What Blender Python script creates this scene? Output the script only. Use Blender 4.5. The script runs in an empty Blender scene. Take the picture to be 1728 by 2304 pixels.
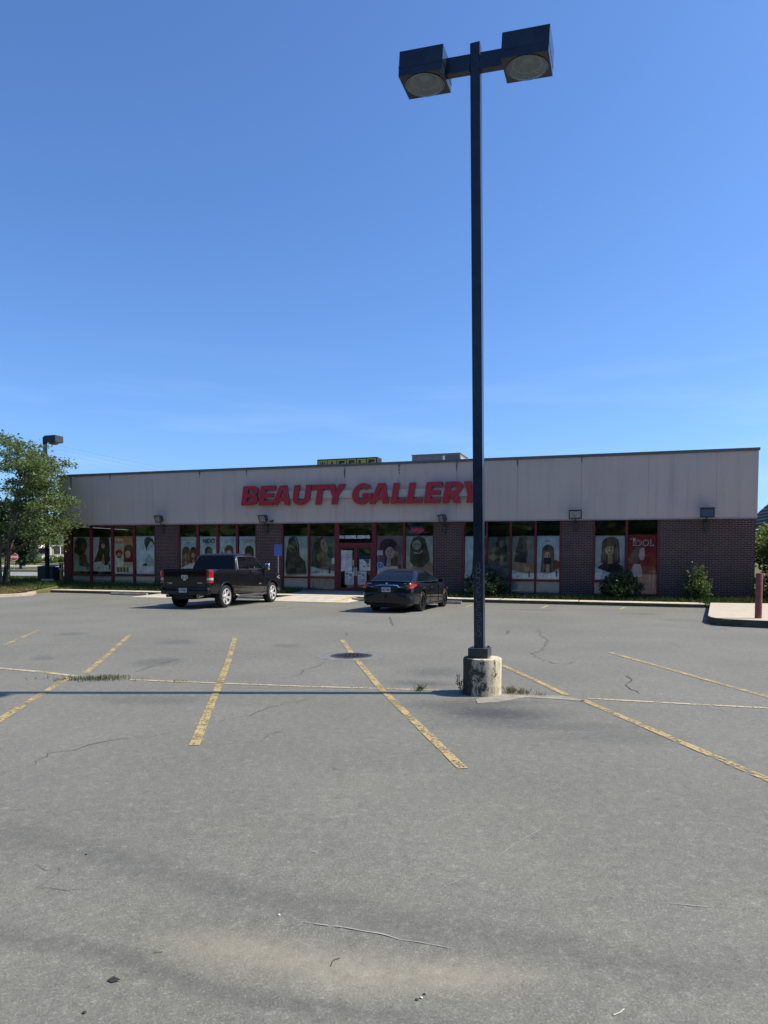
import bpy, bmesh, math, random
from mathutils import Vector, Matrix, Euler
R = math.radians
PI = math.pi
random.seed(7)
SC = bpy.context.scene
COL = SC.collection

# ------------------------------------------------------------------ camera
CAM_H = 1.7
F_PX, W_PX, H_PX = 1597.0, 1728.0, 2304.0
PITCH, ROLL, CY = R(-2.2), 0.0045, 1323.7
CAM = Vector((0, 0, CAM_H))
_fw = Vector((0, math.cos(PITCH), math.sin(PITCH)))
_r = Vector((1, 0, 0)); _u = _r.cross(_fw)
_R = _r * math.cos(ROLL) + _u * math.sin(ROLL)
_U = _u * math.cos(ROLL) - _r * math.sin(ROLL)
def ray(x, y):
    return _R * ((x - W_PX / 2) / F_PX) + _U * ((CY - y) / F_PX) + _fw
def gp(x, y, z=0.0):                       # photo pixel -> point on the level z
    d = ray(x, y); return CAM + d * ((z - CAM_H) / d.z)
def at(x, y, Y):                           # photo pixel -> point at distance Y
    d = ray(x, y); return CAM + d * (Y / d.y)

cd = bpy.data.cameras.new('camera'); cam = bpy.data.objects.new('camera', cd); COL.objects.link(cam)
cam.matrix_world = Matrix.Translation(CAM) @ Matrix.Rotation(R(90) + PITCH, 4, 'X') @ Matrix.Rotation(ROLL, 4, 'Z')
cd.sensor_fit = 'VERTICAL'; cd.sensor_height = 36.0; cd.sensor_width = 27.0
cd.lens = F_PX / H_PX * 36.0
cd.shift_y = (CY - H_PX / 2) / H_PX
cd.clip_start = 0.05; cd.clip_end = 5000
SC.camera = cam

# ------------------------------------------------------------------ helpers
def link(o): COL.objects.link(o); return o
def tag(o, label=None, cat=None, group=None, kind=None):
    if label: o['label'] = label
    if cat: o['category'] = cat
    if group: o['group'] = group
    if kind: o['kind'] = kind
    return o
def empty(name, loc=(0, 0, 0), rz=0, **kw):
    o = link(bpy.data.objects.new(name, None)); o.location = loc; o.rotation_euler = (0, 0, rz)
    o.empty_display_size = .2
    return tag(o, **kw)
def copy_tree(o, parent=None):
    c = o.copy(); link(c)
    if parent: c.parent = parent
    for ch in [x for x in SC.objects if x.parent == o]:
        copy_tree(ch, c)
    return c

class MB:
    """collects shapes, then build() links them as ONE mesh object"""
    def __init__(s): s.v = []; s.f = []; s.m = []
    def add(s, vs, fs, mi=0):
        n = len(s.v); s.v += [tuple(v) for v in vs]
        for f in fs: s.f.append([i + n for i in f]); s.m.append(mi)
        return s
    def box(s, c, d, rot=None, mi=0, M=None):
        hx, hy, hz = d[0] / 2, d[1] / 2, d[2] / 2
        vs = [Vector((x, y, z)) for x in (-hx, hx) for y in (-hy, hy) for z in (-hz, hz)]
        if rot: 
            e = Euler(rot).to_matrix(); vs = [e @ v for v in vs]
        vs = [v + Vector(c) for v in vs]
        if M: vs = [M @ v for v in vs]
        return s.add(vs, [(0, 1, 3, 2), (4, 6, 7, 5), (0, 4, 5, 1), (2, 3, 7, 6), (0, 2, 6, 4), (1, 5, 7, 3)], mi)
    def mm(s, a, b, mi=0):                  # box from min to max corner
        return s.box([(a[i] + b[i]) / 2 for i in range(3)], [abs(b[i] - a[i]) for i in range(3)], mi=mi)
    def poly(s, pts, mi=0): return s.add(pts, [list(range(len(pts)))], mi)
    def prism(s, pts, d, mi=0):             # polygon extruded by vector d
        n = len(pts); d = Vector(d); p = [Vector(q) for q in pts]
        vs = p + [q + d for q in p]
        fs = [list(range(n))[::-1], list(range(n, 2 * n))] + [(i, (i + 1) % n, n + (i + 1) % n, n + i) for i in range(n)]
        return s.add(vs, fs, mi)
    def tube(s, path, r, n=8, mi=0, caps=True):
        path = [Vector(p) for p in path]; rs = r if isinstance(r, (list, tuple)) else [r] * len(path)
        rings = []; up = Vector((0, 0, 1)); px = None
        for i, p in enumerate(path):
            t = (path[min(i + 1, len(path) - 1)] - path[max(i - 1, 0)])
            if t.length < 1e-9: t = Vector((0, 0, 1))
            t.normalize()
            if px is None:
                px = t.cross(up if abs(t.z) < .95 else Vector((1, 0, 0))).normalized()
            px = (px - t * px.dot(t)); 
            if px.length < 1e-6: px = t.orthogonal()
            px.normalize(); py = t.cross(px)
            rings.append([p + px * (rs[i] * math.cos(2 * PI * k / n)) + py * (rs[i] * math.sin(2 * PI * k / n)) for k in range(n)])
        vs = [v for q in rings for v in q]; fs = []
        for i in range(len(path) - 1):
            for k in range(n):
                a = i * n + k; b = i * n + (k + 1) % n
                fs.append((a, b, b + n, a + n))
        if caps: fs += [list(range(n))[::-1], list(range((len(path) - 1) * n, len(path) * n))]
        return s.add(vs, fs, mi)
    def lathe(s, prof, n=24, M=None, mi=0, cap0=False, cap1=False):   # prof [(r, z)] about Z
        vs = []; fs = []
        for r, z in prof:
            for k in range(n):
                v = Vector((r * math.cos(2 * PI * k / n), r * math.sin(2 * PI * k / n), z)); vs.append(M @ v if M else v)
        for i in range(len(prof) - 1):
            for k in range(n):
                a = i * n + k; b = i * n + (k + 1) % n
                fs.append((a, b, b + n, a + n))
        if cap0: fs.append(list(range(n))[::-1])
        if cap1: fs.append(list(range((len(prof) - 1) * n, len(prof) * n)))
        return s.add(vs, fs, mi)
    def grid(s, rows, mi=0, close=False):
        m = len(rows[0]); vs = [p for r in rows for p in r]; fs = []
        for i in range(len(rows) - 1):
            for k in range(m if close else m - 1):
                a = i * m + k; b = i * m + (k + 1) % m
                fs.append((a, b, b + m, a + m))
        return s.add(vs, fs, mi)
    def build(s, name, mats, parent=None, smooth=None, bevel=0, cut=None, fixn=True):
        me = bpy.data.meshes.new(name); me.from_pydata(s.v, [], s.f)
        for m in (mats if isinstance(mats, (list, tuple)) else [mats]): me.materials.append(m)
        me.polygons.foreach_set('material_index', s.m); me.update()
        o = link(bpy.data.objects.new(name, me))
        if fixn:
            bm = bmesh.new(); bm.from_mesh(me); bmesh.ops.recalc_face_normals(bm, faces=bm.faces[:]); bm.to_mesh(me); bm.free()
        mods = False
        if cut:
            for c in cut:
                b = o.modifiers.new('b', 'BOOLEAN'); b.operation = 'DIFFERENCE'; b.object = c; b.solver = 'EXACT'; mods = True
        if bevel:
            b = o.modifiers.new('bv', 'BEVEL'); b.width = bevel; b.segments = 2; b.limit_method = 'ANGLE'; b.angle_limit = R(40); mods = True
        if mods:
            dg = bpy.context.evaluated_depsgraph_get(); dg.update()
            nm = bpy.data.meshes.new_from_object(o.evaluated_get(dg)); o.modifiers.clear(); o.data = nm; nm.name = name; me = nm
        if smooth:
            me.polygons.foreach_set('use_smooth', [True] * len(me.polygons)); me.set_sharp_from_angle(angle=R(smooth))
        if parent: o.parent = parent
        return o

def text_mesh(txt, size, extrude=0.0, offset=0.0, shear=0.0, align='LEFT', spacing=1.0):
    cu = bpy.data.curves.new('t', 'FONT'); cu.body = txt; cu.size = size; cu.extrude = extrude; cu.offset = offset
    cu.shear = shear; cu.align_x = align; cu.space_character = spacing; cu.resolution_u = 3
    o = link(bpy.data.objects.new('t', cu)); dg = bpy.context.evaluated_depsgraph_get(); dg.update()
    me = bpy.data.meshes.new_from_object(o.evaluated_get(dg)); bpy.data.objects.remove(o)
    return me
def add_text(mb, txt, M, size, mi=0, **k):
    me = text_mesh(txt, size, **k)
    mb.add([M @ v.co for v in me.vertices], [list(p.vertices) for p in me.polygons], mi); bpy.data.meshes.remove(me)
def outline_mesh(mb, loops, depth, M, mi_face=0, mi_side=1):
    """2-D outlines with holes -> solid letters; front face gets mi_face"""
    cu = bpy.data.curves.new('l', 'CURVE'); cu.dimensions = '2D'; cu.fill_mode = 'BOTH'; cu.extrude = depth / 2
    for lp in loops:
        sp = cu.splines.new('POLY'); sp.points.add(len(lp) - 1); sp.use_cyclic_u = True
        for p, q in zip(sp.points, lp): p.co = (q[0], q[1], 0, 1)
    o = link(bpy.data.objects.new('l', cu)); dg = bpy.context.evaluated_depsgraph_get(); dg.update()
    me = bpy.data.meshes.new_from_object(o.evaluated_get(dg)); bpy.data.objects.remove(o)
    n = len(mb.v); mb.v += [tuple(M @ v.co) for v in me.vertices]
    for p in me.polygons:
        mb.f.append([i + n for i in p.vertices]); mb.m.append(mi_face if p.normal.z > .7 else mi_side)
    bpy.data.meshes.remove(me)

# ------------------------------------------------------------------ materials
class NT:
    def __init__(s, name):
        s.m = bpy.data.materials.new(name); s.m.use_nodes = True; s.t = s.m.node_tree; s.t.nodes.clear()
        s.out = s.n('ShaderNodeOutputMaterial')
    def n(s, typ, **k):
        o = s.t.nodes.new(typ)
        for a, b in k.items(): setattr(o, a, b)
        return o
    def l(s, a, b): s.t.links.new(a, b)
    def val(s, sock, v):
        if isinstance(v, bpy.types.NodeSocket): s.l(v, sock)
        else: sock.default_value = v
    def math(s, op, a, b=None, c=None, clamp=False):
        o = s.n('ShaderNodeMath', operation=op, use_clamp=clamp); s.val(o.inputs[0], a)
        if b is not None: s.val(o.inputs[1], b)
        if c is not None: s.val(o.inputs[2], c)
        return o.outputs[0]
    def mix(s, f, a, b, typ='MIX'):
        o = s.n('ShaderNodeMix', data_type='RGBA', blend_type=typ, clamp_factor=True)
        s.val(o.inputs[0], f); s.val(o.inputs[6], a); s.val(o.inputs[7], b); return o.outputs[2]
    def coord(s, kind='Object'): return s.n('ShaderNodeTexCoord').outputs[kind]
    def pos(s): return s.n('ShaderNodeNewGeometry').outputs['Position']
    def mapping(s, v, scale=(1, 1, 1), loc=(0, 0, 0), rot=(0, 0, 0)):
        o = s.n('ShaderNodeMapping'); s.l(v, o.inputs[0]); o.inputs[1].default_value = loc; o.inputs[2].default_value = rot; o.inputs[3].default_value = scale
        return o.outputs[0]
    def noise(s, v, scale, detail=4, rough=.55, dist=0):
        o = s.n('ShaderNodeTexNoise'); s.l(v, o.inputs['Vector']); o.inputs['Scale'].default_value = scale
        o.inputs['Detail'].default_value = detail; o.inputs['Roughness'].default_value = rough; o.inputs['Distortion'].default_value = dist
        return o.outputs['Fac']
    def ramp(s, f, a, b, lo=0., hi=1.):
        o = s.n('ShaderNodeMapRange', interpolation_type='SMOOTHSTEP'); s.val(o.inputs[0], f)
        o.inputs[1].default_value = a; o.inputs[2].default_value = b; o.inputs[3].default_value = lo; o.inputs[4].default_value = hi
        return o.outputs[0]
    def bsdf(s, col, rough=.6, metal=0., spec=.5, bump=None, bstr=.3, bdist=.02, **k):
        b = s.n('ShaderNodeBsdfPrincipled')
        s.val(b.inputs['Base Color'], col if isinstance(col, bpy.types.NodeSocket) else (*col, 1)); s.val(b.inputs['Roughness'], rough)
        s.val(b.inputs['Metallic'], metal); s.val(b.inputs['Specular IOR Level'], spec)
        for a, v in k.items(): s.val(b.inputs[a.replace('_', ' ')], v)
        if bump is not None:
            bp = s.n('ShaderNodeBump'); bp.inputs['Strength'].default_value = bstr; bp.inputs['Distance'].default_value = bdist
            s.l(bump, bp.inputs['Height']); s.l(bp.outputs[0], b.inputs['Normal'])
        return b.outputs[0]
    def done(s, sh): s.l(sh, s.out.inputs[0]); return s.m
def c4(c): return (*c, 1)
_cache = {}
def plain(name, col, rough=.6, metal=0., spec=.5, var=.12, scale=3., **k):
    """painted / plastic / metal surface with slight mottling"""
    if name in _cache: return _cache[name]
    t = NT(name); co = t.coord()
    n = t.noise(co, scale, 5)
    c = t.mix(t.ramp(n, .3, .7), c4([x * (1 - var) for x in col]), c4([min(1, x * (1 + var)) for x in col]))
    _cache[name] = t.done(t.bsdf(c, rough, metal, spec, **k)); return _cache[name]

def m_asphalt():
    t = NT('asphalt'); p = t.pos()
    fine = t.noise(p, 95, 3, .7); mid = t.noise(p, 22, 4, .6); big = t.noise(p, .35, 5, .6); big2 = t.noise(p, 1.6, 4, .6)
    vo = t.n('ShaderNodeTexVoronoi'); t.l(p, vo.inputs['Vector']); vo.inputs['Scale'].default_value = 125
    grain = vo.outputs['Color']
    sep = t.n('ShaderNodeSeparateColor'); t.l(grain, sep.inputs[0]); g = sep.outputs[0]
    base = t.mix(t.ramp(big, .32, .7), (.149, .149, .124, 1), (.186, .186, .155, 1))
    base = t.mix(t.ramp(big2, .35, .75, 0, .35), base, (.14, .14, .137, 1))
    base = t.mix(t.ramp(g, .0, .4, .45, 0.), base, (.085, .085, .083, 1))
    base = t.mix(t.ramp(g, .80, 1., 0, .28), base, (.38, .37, .33, 1))
    base = t.mix(t.ramp(fine, .55, .8, 0, .45), base, (.08, .08, .08, 1))
    wob = t.n('ShaderNodeTexNoise'); t.l(p, wob.inputs['Vector']); wob.inputs['Scale'].default_value = 1.1; wob.inputs['Detail'].default_value = 5
    off = t.n('ShaderNodeVectorMath', operation='MULTIPLY_ADD'); t.l(wob.outputs['Color'], off.inputs[0]); off.inputs[1].default_value = (.34, .34, 0); off.inputs[2].default_value = (-.17, -.17, 0)
    wp = t.n('ShaderNodeVectorMath', operation='ADD'); t.l(p, wp.inputs[0]); t.l(off.outputs[0], wp.inputs[1]); wp = wp.outputs[0]
    def blot(cx, cy, rx, ry, rot, s, col, soft=.55):
        nonlocal base
        a = t.mapping(wp, (1, 1, 0), (-cx, -cy, 0)); a = t.mapping(a, (1, 1, 0), rot=(0, 0, -rot)); a = t.mapping(a, (1 / rx, 1 / ry, 0))
        ln = t.n('ShaderNodeVectorMath', operation='LENGTH'); t.l(a, ln.inputs[0])
        m = t.ramp(ln.outputs[1], soft, 1.15, s, 0)
        base = t.mix(m, base, (*col, 1))
    def seg(x0, y0, x1, y1, wpx, s, col, soft=.3, stretch=1.1):         # stain lying between two ground points
        a, b = gp(x0, y0), gp(x1, y1); c = (a + b) / 2; d = b - a
        blot(c.x, c.y, d.length / 2 * stretch, wpx, math.atan2(d.y, d.x), s, col, soft)
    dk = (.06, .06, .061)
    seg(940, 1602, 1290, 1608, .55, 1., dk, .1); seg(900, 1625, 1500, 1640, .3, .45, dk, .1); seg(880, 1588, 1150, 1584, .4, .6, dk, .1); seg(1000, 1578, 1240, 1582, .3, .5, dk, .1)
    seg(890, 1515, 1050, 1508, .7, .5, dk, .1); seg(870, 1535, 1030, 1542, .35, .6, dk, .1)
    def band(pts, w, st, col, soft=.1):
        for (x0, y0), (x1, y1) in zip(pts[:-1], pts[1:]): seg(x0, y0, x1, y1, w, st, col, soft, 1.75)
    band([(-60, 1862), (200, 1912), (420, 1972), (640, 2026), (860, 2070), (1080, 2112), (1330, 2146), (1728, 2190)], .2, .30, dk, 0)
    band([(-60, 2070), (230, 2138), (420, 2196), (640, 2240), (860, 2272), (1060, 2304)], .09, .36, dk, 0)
    seg(330, 2105, 720, 2150, .2, .55, (.29, .265, .19), .0); seg(560, 2140, 980, 2200, .2, .55, (.31, .285, .21), .0); seg(820, 2195, 1240, 2196, .14, .5, (.31, .285, .21), .0)
    for x0, y0, x1, y1, w, s in [(120, 1430, 200, 1422, .45, .4), (60, 1482, 130, 1478, .45, .4), (360, 1450, 440, 1440, .6, .4), (300, 1500, 400, 1480, .5, .4), (620, 1456, 680, 1450, .55, .35),
                                 (420, 1338, 260, 1336, .5, .6), (1100, 1370, 1280, 1374, .5, .4), (1480, 1395, 1580, 1395, .5, .3), (170, 1570, 480, 1578, .4, .3), (1180, 1660, 1600, 1660, .3, .25), (1500, 1385, 1400, 1378, .4, .4)]:
        seg(x0, y0, x1, y1, w, s, dk)
    gr = t.noise(p, 11, 9, .88); base = t.mix(t.ramp(gr, .30, .50, .55, 0), base, (.045, .045, .043, 1)); base = t.mix(t.ramp(gr, .52, .69, 0, .46), base, (.42, .415, .37, 1))
    h = t.math('ADD', t.math('MULTIPLY', g, .5), fine)
    return t.done(t.bsdf(base, .82, spec=.35, bump=h, bstr=.55, bdist=.006))

def m_paint(name, col, wear=.5, spec=.3):
    t = NT(name); p = t.pos()
    a = t.noise(p, 26, 6, .75); b = t.noise(p, 3.2, 3, .6)
    f = t.math('ADD', t.math('MULTIPLY', a, .75), t.math('MULTIPLY', b, .35))
    mask = t.ramp(f, wear - .035, wear + .045)
    c = t.mix(t.noise(p, 9, 4), c4([x * .78 for x in col]), c4(col))
    sh = t.bsdf(c, .7, spec=spec); tr = t.n('ShaderNodeBsdfTransparent')
    mx = t.n('ShaderNodeMixShader'); t.l(mask, mx.inputs[0]); t.l(tr.outputs[0], mx.inputs[1]); t.l(sh, mx.inputs[2])
    return t.done(mx.outputs[0])
def m_concrete(name, a=(.42, .38, .31), b=(.56, .51, .42), dirt=(.2, .18, .15), d=.4, scale=2.5):
    t = NT(name); p = t.pos()
    c = t.mix(t.ramp(t.noise(p, scale, 6, .65), .3, .7), c4(a), c4(b))
    c = t.mix(t.ramp(t.noise(p, scale * 3.7, 5, .7), .55, .75, 0, d), c, c4(dirt))
    return t.done(t.bsdf(c, .85, spec=.25, bump=t.noise(p, 60, 4), bstr=.25, bdist=.005))
def m_brick():
    t = NT('dark_brick'); o = t.coord(); s = t.n('ShaderNodeSeparateXYZ'); t.l(o, s.inputs[0])
    cmb = t.n('ShaderNodeCombineXYZ'); t.l(t.math('ADD', s.outputs[0], s.outputs[1]), cmb.inputs[0]); t.l(s.outputs[2], cmb.inputs[1])
    b = t.n('ShaderNodeTexBrick'); t.l(cmb.outputs[0], b.inputs['Vector']); b.inputs['Scale'].default_value = 1
    b.inputs['Brick Width'].default_value = .235; b.inputs['Row Height'].default_value = .0745; b.inputs['Mortar Size'].default_value = .0075; b.inputs['Mortar Smooth'].default_value = .2
    b.inputs['Color1'].default_value = (.042, .021, .018, 1); b.inputs['Color2'].default_value = (.080, .034, .027, 1); b.inputs['Mortar'].default_value = (.25, .20, .185, 1)
    c = t.mix(t.ramp(t.noise(o, 1.1, 4), .35, .7, 0, .3), b.outputs[0], (.04, .03, .032, 1))
    return t.done(t.bsdf(c, .8, spec=.3, bump=t.math('SUBTRACT', 1, b.outputs[1]), bstr=.12, bdist=.006))
def m_fascia():
    t = NT('fascia_panel'); o = t.coord()
    st = t.noise(t.mapping(o, (3.2, 1, .16)), 1.0, 6, .62); st2 = t.noise(t.mapping(o, (9, 1, .35)), 1, 5, .65); big = t.noise(o, .35, 3)
    c = t.mix(t.ramp(big, .3, .7), (.49, .405, .345, 1), (.53, .435, .37, 1))
    c = t.mix(t.ramp(st, .48, .74, 0, .32), c, (.235, .225, .235, 1))
    c = t.mix(t.ramp(st2, .58, .8, 0, .4), c, (.2, .195, .2, 1))
    return t.done(t.bsdf(c, .8, spec=.25, bump=t.noise(o, 8, 4), bstr=.06, bdist=.02))
def m_glass(name, tint=(.75, .82, .8), k=1.0):
    t = NT(name); fr = t.n('ShaderNodeFresnel'); fr.inputs[0].default_value = 1.52
    tr = t.n('ShaderNodeBsdfTransparent'); tr.inputs[0].default_value = c4(tint); gl = t.n('ShaderNodeBsdfGlossy'); gl.inputs['Roughness'].default_value = .015
    gl.inputs[0].default_value = (.95, .97, 1, 1)
    p = t.coord(); bp = t.n('ShaderNodeBump'); bp.inputs['Strength'].default_value = .05; bp.inputs['Distance'].default_value = .02; t.l(t.noise(p, .9, 2), bp.inputs['Height'])
    t.l(bp.outputs[0], gl.inputs['Normal'])
    mx = t.n('ShaderNodeMixShader'); t.l(t.math('MULTIPLY', fr.outputs[0], k, clamp=True), mx.inputs[0]); t.l(tr.outputs[0], mx.inputs[1]); t.l(gl.outputs[0], mx.inputs[2])
    return t.done(mx.outputs[0])
def m_leaf(name, a, b, c, scale=1.2, trans=.35):
    t = NT(name); p = t.coord(); n = t.noise(p, scale, 4, .6); n2 = t.noise(p, 14, 2)
    col = t.mix(t.ramp(n, .35, .65), c4(a), c4(b)); col = t.mix(t.ramp(n2, .5, .7, 0, .7), col, c4(c))
    d = t.bsdf(col, .55, spec=.35); tl = t.n('ShaderNodeBsdfTranslucent'); t.l(t.mix(.5, col, c4([min(1, c[0] * 1.6), min(1, c[1] * 1.7), c[2]])), tl.inputs[0])
    mx = t.n('ShaderNodeMixShader'); mx.inputs[0].default_value = trans; t.l(d, mx.inputs[1]); t.l(tl.outputs[0], mx.inputs[2])
    return t.done(mx.outputs[0])
def m_bark():
    t = NT('bark'); o = t.coord(); n = t.noise(t.mapping(o, (14, 14, 2.2)), 1, 6, .7)
    c = t.mix(t.ramp(n, .35, .65), (.055, .045, .036, 1), (.20, .165, .13, 1))
    return t.done(t.bsdf(c, .85, spec=.2, bump=n, bstr=.6, bdist=.02))
def m_pillar():
    t = NT('weathered_concrete'); o = t.coord()
    n1 = t.noise(t.mapping(o, (1, 1, .55)), 9, 7, .75, .5); n2 = t.noise(t.mapping(o, (1, 1, .25)), 16, 5, .7); n3 = t.noise(o, 45, 4, .7)
    c = t.mix(t.ramp(n3, .3, .7), (.5, .44, .29, 1), (.66, .6, .44, 1))
    c = t.mix(t.ramp(n2, .45, .62, 0, .75), c, (.30, .25, .2, 1))
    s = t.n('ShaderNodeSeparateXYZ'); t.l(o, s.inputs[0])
    side = t.ramp(s.outputs[0], -.25, .22, .12, -.09)            # dark blotches, denser towards the left side
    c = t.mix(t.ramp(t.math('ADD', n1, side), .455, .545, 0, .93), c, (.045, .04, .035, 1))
    return t.done(t.bsdf(c, .9, spec=.15, bump=n1, bstr=.5, bdist=.015))
def m_grass(name, a, b, c):
    t = NT(name); p = t.pos(); col = t.mix(t.ramp(t.noise(p, .9, 4), .35, .65), c4(a), c4(b)); col = t.mix(t.ramp(t.noise(p, 9, 3), .5, .75), col, c4(c))
    d = t.bsdf(col, .7, spec=.2); tl = t.n('ShaderNodeBsdfTranslucent'); t.l(col, tl.inputs[0])
    mx = t.n('ShaderNodeMixShader'); mx.inputs[0].default_value = .3; t.l(d, mx.inputs[1]); t.l(tl.outputs[0], mx.inputs[2])
    return t.done(mx.outputs[0])
def m_earth():
    t = NT('verge_soil'); p = t.pos()
    c = t.mix(t.ramp(t.noise(p, .5, 5), .35, .65), (.085, .10, .035, 1), (.15, .135, .06, 1)); c = t.mix(t.ramp(t.noise(p, 7, 5), .5, .7), c, (.06, .075, .025, 1))
    return t.done(t.bsdf(c, .9, spec=.15, bump=t.noise(p, 12, 4), bstr=.5, bdist=.05))
def m_ac():
    return plain('hvac_grey', (.15, .155, .165), .6, .0)

ASPH = m_asphalt(); YEL = m_paint('worn_yellow_paint', (.46, .355, .165), .52); YELFAINT = m_paint('faded_yellow_paint', (.46, .37, .19), .55); CREAMLINE = m_paint('worn_pale_paint', (.55, .46, .27), .52)
CONC = m_concrete('pale_concrete'); KERB = m_concrete('kerb_concrete', (.50, .44, .35), (.66, .58, .46), (.30, .26, .2), .3); DKCONC = m_concrete('grey_concrete', (.2, .19, .17), (.30, .28, .25), (.1, .09, .08), .5)
BRICK = m_brick(); FASC = m_fascia(); GLASS = m_glass('window_glass', (.96, .98, .975), k=2.3); RED = plain('red_frame_paint', (.125, .017, .022), .45, spec=.35)
DKMETAL = plain('bronze_pole_paint', (.013, .021, .038), .2, spec=.42, var=.25, scale=6); COPING = plain('coping_metal', (.12, .11, .11), .5, .3)
BLACKP = plain('black_car_paint', (.005, .0055, .007), .3, spec=.12, var=.05, Coat_Weight=.8, Coat_Roughness=.03)
DKGLASS = plain('tinted_car_glass', (.004, .005, .006), .04, spec=.28, var=.05)
CHROME = plain('chrome', (.75, .75, .76), .12, 1., var=.03); RUBBER = plain('tyre_rubber', (.02, .02, .02), .75, spec=.25); BLKPLASTIC = plain('black_plastic', (.012, .012, .013), .55, spec=.35)
TAILRED = plain('red_lens', (.42, .012, .012), .12, spec=.6, var=.08, Coat_Weight=1.); TAILWHITE = plain('clear_lens', (.42, .42, .44), .1, spec=.6, var=.05, Coat_Weight=1.)
PLATE = plain('plate_white', (.45, .47, .5), .4); DKTEXT = plain('dark_lettering', (.03, .035, .06), .5); WHITE = plain('white_paint', (.7, .7, .68), .5); GREYTX = plain('grey_lettering', (.2, .22, .23), .5)
LEAF_A = m_leaf('crape_myrtle_leaf', (.056, .10, .036), (.115, .165, .055), (.185, .225, .085)); LEAF_DK = m_leaf('dark_leaf', (.010, .022, .010), (.022, .042, .016), (.035, .06, .02), trans=.2)
LEAF_LT = m_leaf('bright_leaf', (.03, .065, .02), (.08, .13, .03), (.14, .19, .06)); BARK = m_bark(); LEAF_MD = m_leaf('bush_leaf', (.018, .036, .016), (.034, .062, .024), (.05, .085, .03), trans=.2)
GRASS = m_grass('green_grass_blades', (.045, .085, .02), (.085, .12, .03), (.14, .15, .05)); DRY = m_grass('dry_grass_blades', (.21, .165, .075), (.30, .235, .12), (.13, .14, .05)); SOIL = m_earth()
NEON_R = None

# ------------------------------------------------------------------ site frame: the shop front runs along u, faces n
ANG = R(-19)
A0 = Vector((-1.5128, 34.2394, 0)); UU = Vector((math.cos(ANG), math.sin(ANG), 0)); VV = Vector((-math.sin(ANG), math.cos(ANG), 0))
def site(s, v, z=0): return A0 + UU * s - VV * v + Vector((0, 0, z))         # v metres in front of the wall
STRIP = 2.9                                                                   # planted strip between wall and kerb face
KZ = .14

# ------------------------------------------------------------------ ground, lot, verge, roads
def interp(x, xs, ys):
    if x <= xs[0]: return ys[0]
    for i in range(1, len(xs)):
        if x <= xs[i]: return ys[i - 1] + (ys[i] - ys[i - 1]) * (x - xs[i - 1]) / (xs[i] - xs[i - 1])
    return ys[-1]
kL, kR = site(-15.6, STRIP), site(15.2, STRIP)
BX = [-140, -60, -24, -17.3, kL.x - .25, kL.x, kR.x, 60, 140]; BY = [20, 26.5, 30.0, 31.35, 35.4, kL.y, kR.y, kR.y - 16, kR.y - 40]
def border(x): return interp(x, BX, BY)
def prof(y): return interp(y, [22, 31, 34, 38, 40, 52, 64, 80, 90, 100, 130, 900], [.14, .16, .22, .38, .45, .5, .56, .8, .94, 1.7, 2.0, 2.0])
def hgt(x, y):
    t = max(0, y - border(x)); s = min(1, t / 4); s = s * s * (3 - 2 * s)
    return KZ + (max(prof(y), KZ) - KZ) * s
mb = MB(); mb.grid([[(x, y, -.03) for x in (-900, -200, 0, 200, 900)] for y in (-900, -200, 0, 200, 900)])
tag(mb.build('ground', SOIL), kind='structure')
mb = MB(); xs = [-140, -100, -60, -40, -24, -17.3, kL.x - .25, kL.x, -10, 0, 10, kR.x, 25, 40, 60, 100, 140]
mb.grid([[(x, -60 + (border(x) + 60) * k / 40, 0) for x in xs] for k in range(41)])
tag(mb.build('parking_lot', ASPH), kind='structure')
mb = MB(); xs = [-140, -110, -80, -60, -45, -38, -32, -28, -24, -22, -20, -18.5, -17.3, kL.x - .25, kL.x] + [kL.x + (kR.x - kL.x) * k / 14 for k in range(1, 15)] + [16, 20, 30, 45, 60, 100, 140]
ts = [0.08, .5, 1, 1.6, 2.3, 3, 4, 6, 8, 10, 13, 17, 21, 26, 33, 40, 48, 56, 62, 68, 74, 84, 100, 150, 300, 800]
mb.grid([[(x, border(x) + t, hgt(x, border(x) + t) - .03) for x in xs] for t in ts])
mb.grid([[(x, border(x) + .08, -.1) for x in xs], [(x, border(x) + .08, KZ - .03) for x in xs]])
tag(mb.build('grass_verge', SOIL, smooth=60), kind='structure')
def drape(name, y0, y1, x0, x1, m, lift, n=12, tilt=0):
    mb = MB(); rows = []
    for k in range(7):
        row = []
        for i in range(n + 1):
            x = x0 + (x1 - x0) * i / n; y = y0 + (y1 - y0) * k / 6 + tilt * (x - x0); row.append((x, y, hgt(x, y) + lift))
        rows.append(row)
    mb.grid(rows); return tag(mb.build(name, m), kind='structure')
ROADM = m_concrete('road_asphalt', (.2, .2, .2), (.27, .27, .265), (.16, .16, .16), .3, .6)
drape('road', 51, 64, -139, -14, ROADM, .02); drape('far_road', 83, 90, -139, -14, m_concrete('far_road_surface', (.36, .35, .34), (.42, .41, .4), (.3, .3, .3), .2, .5), .02)
mb = MB(); mb.grid([[(x, 64.2 + a, hgt(x, 64.2) + z) for x in range(-139, -13, 5)] for a, z in ((0, -.1), (0, .16), (.3, .16), (.3, -.1))])
tag(mb.build('road_kerb', DKCONC), kind='structure')

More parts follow.
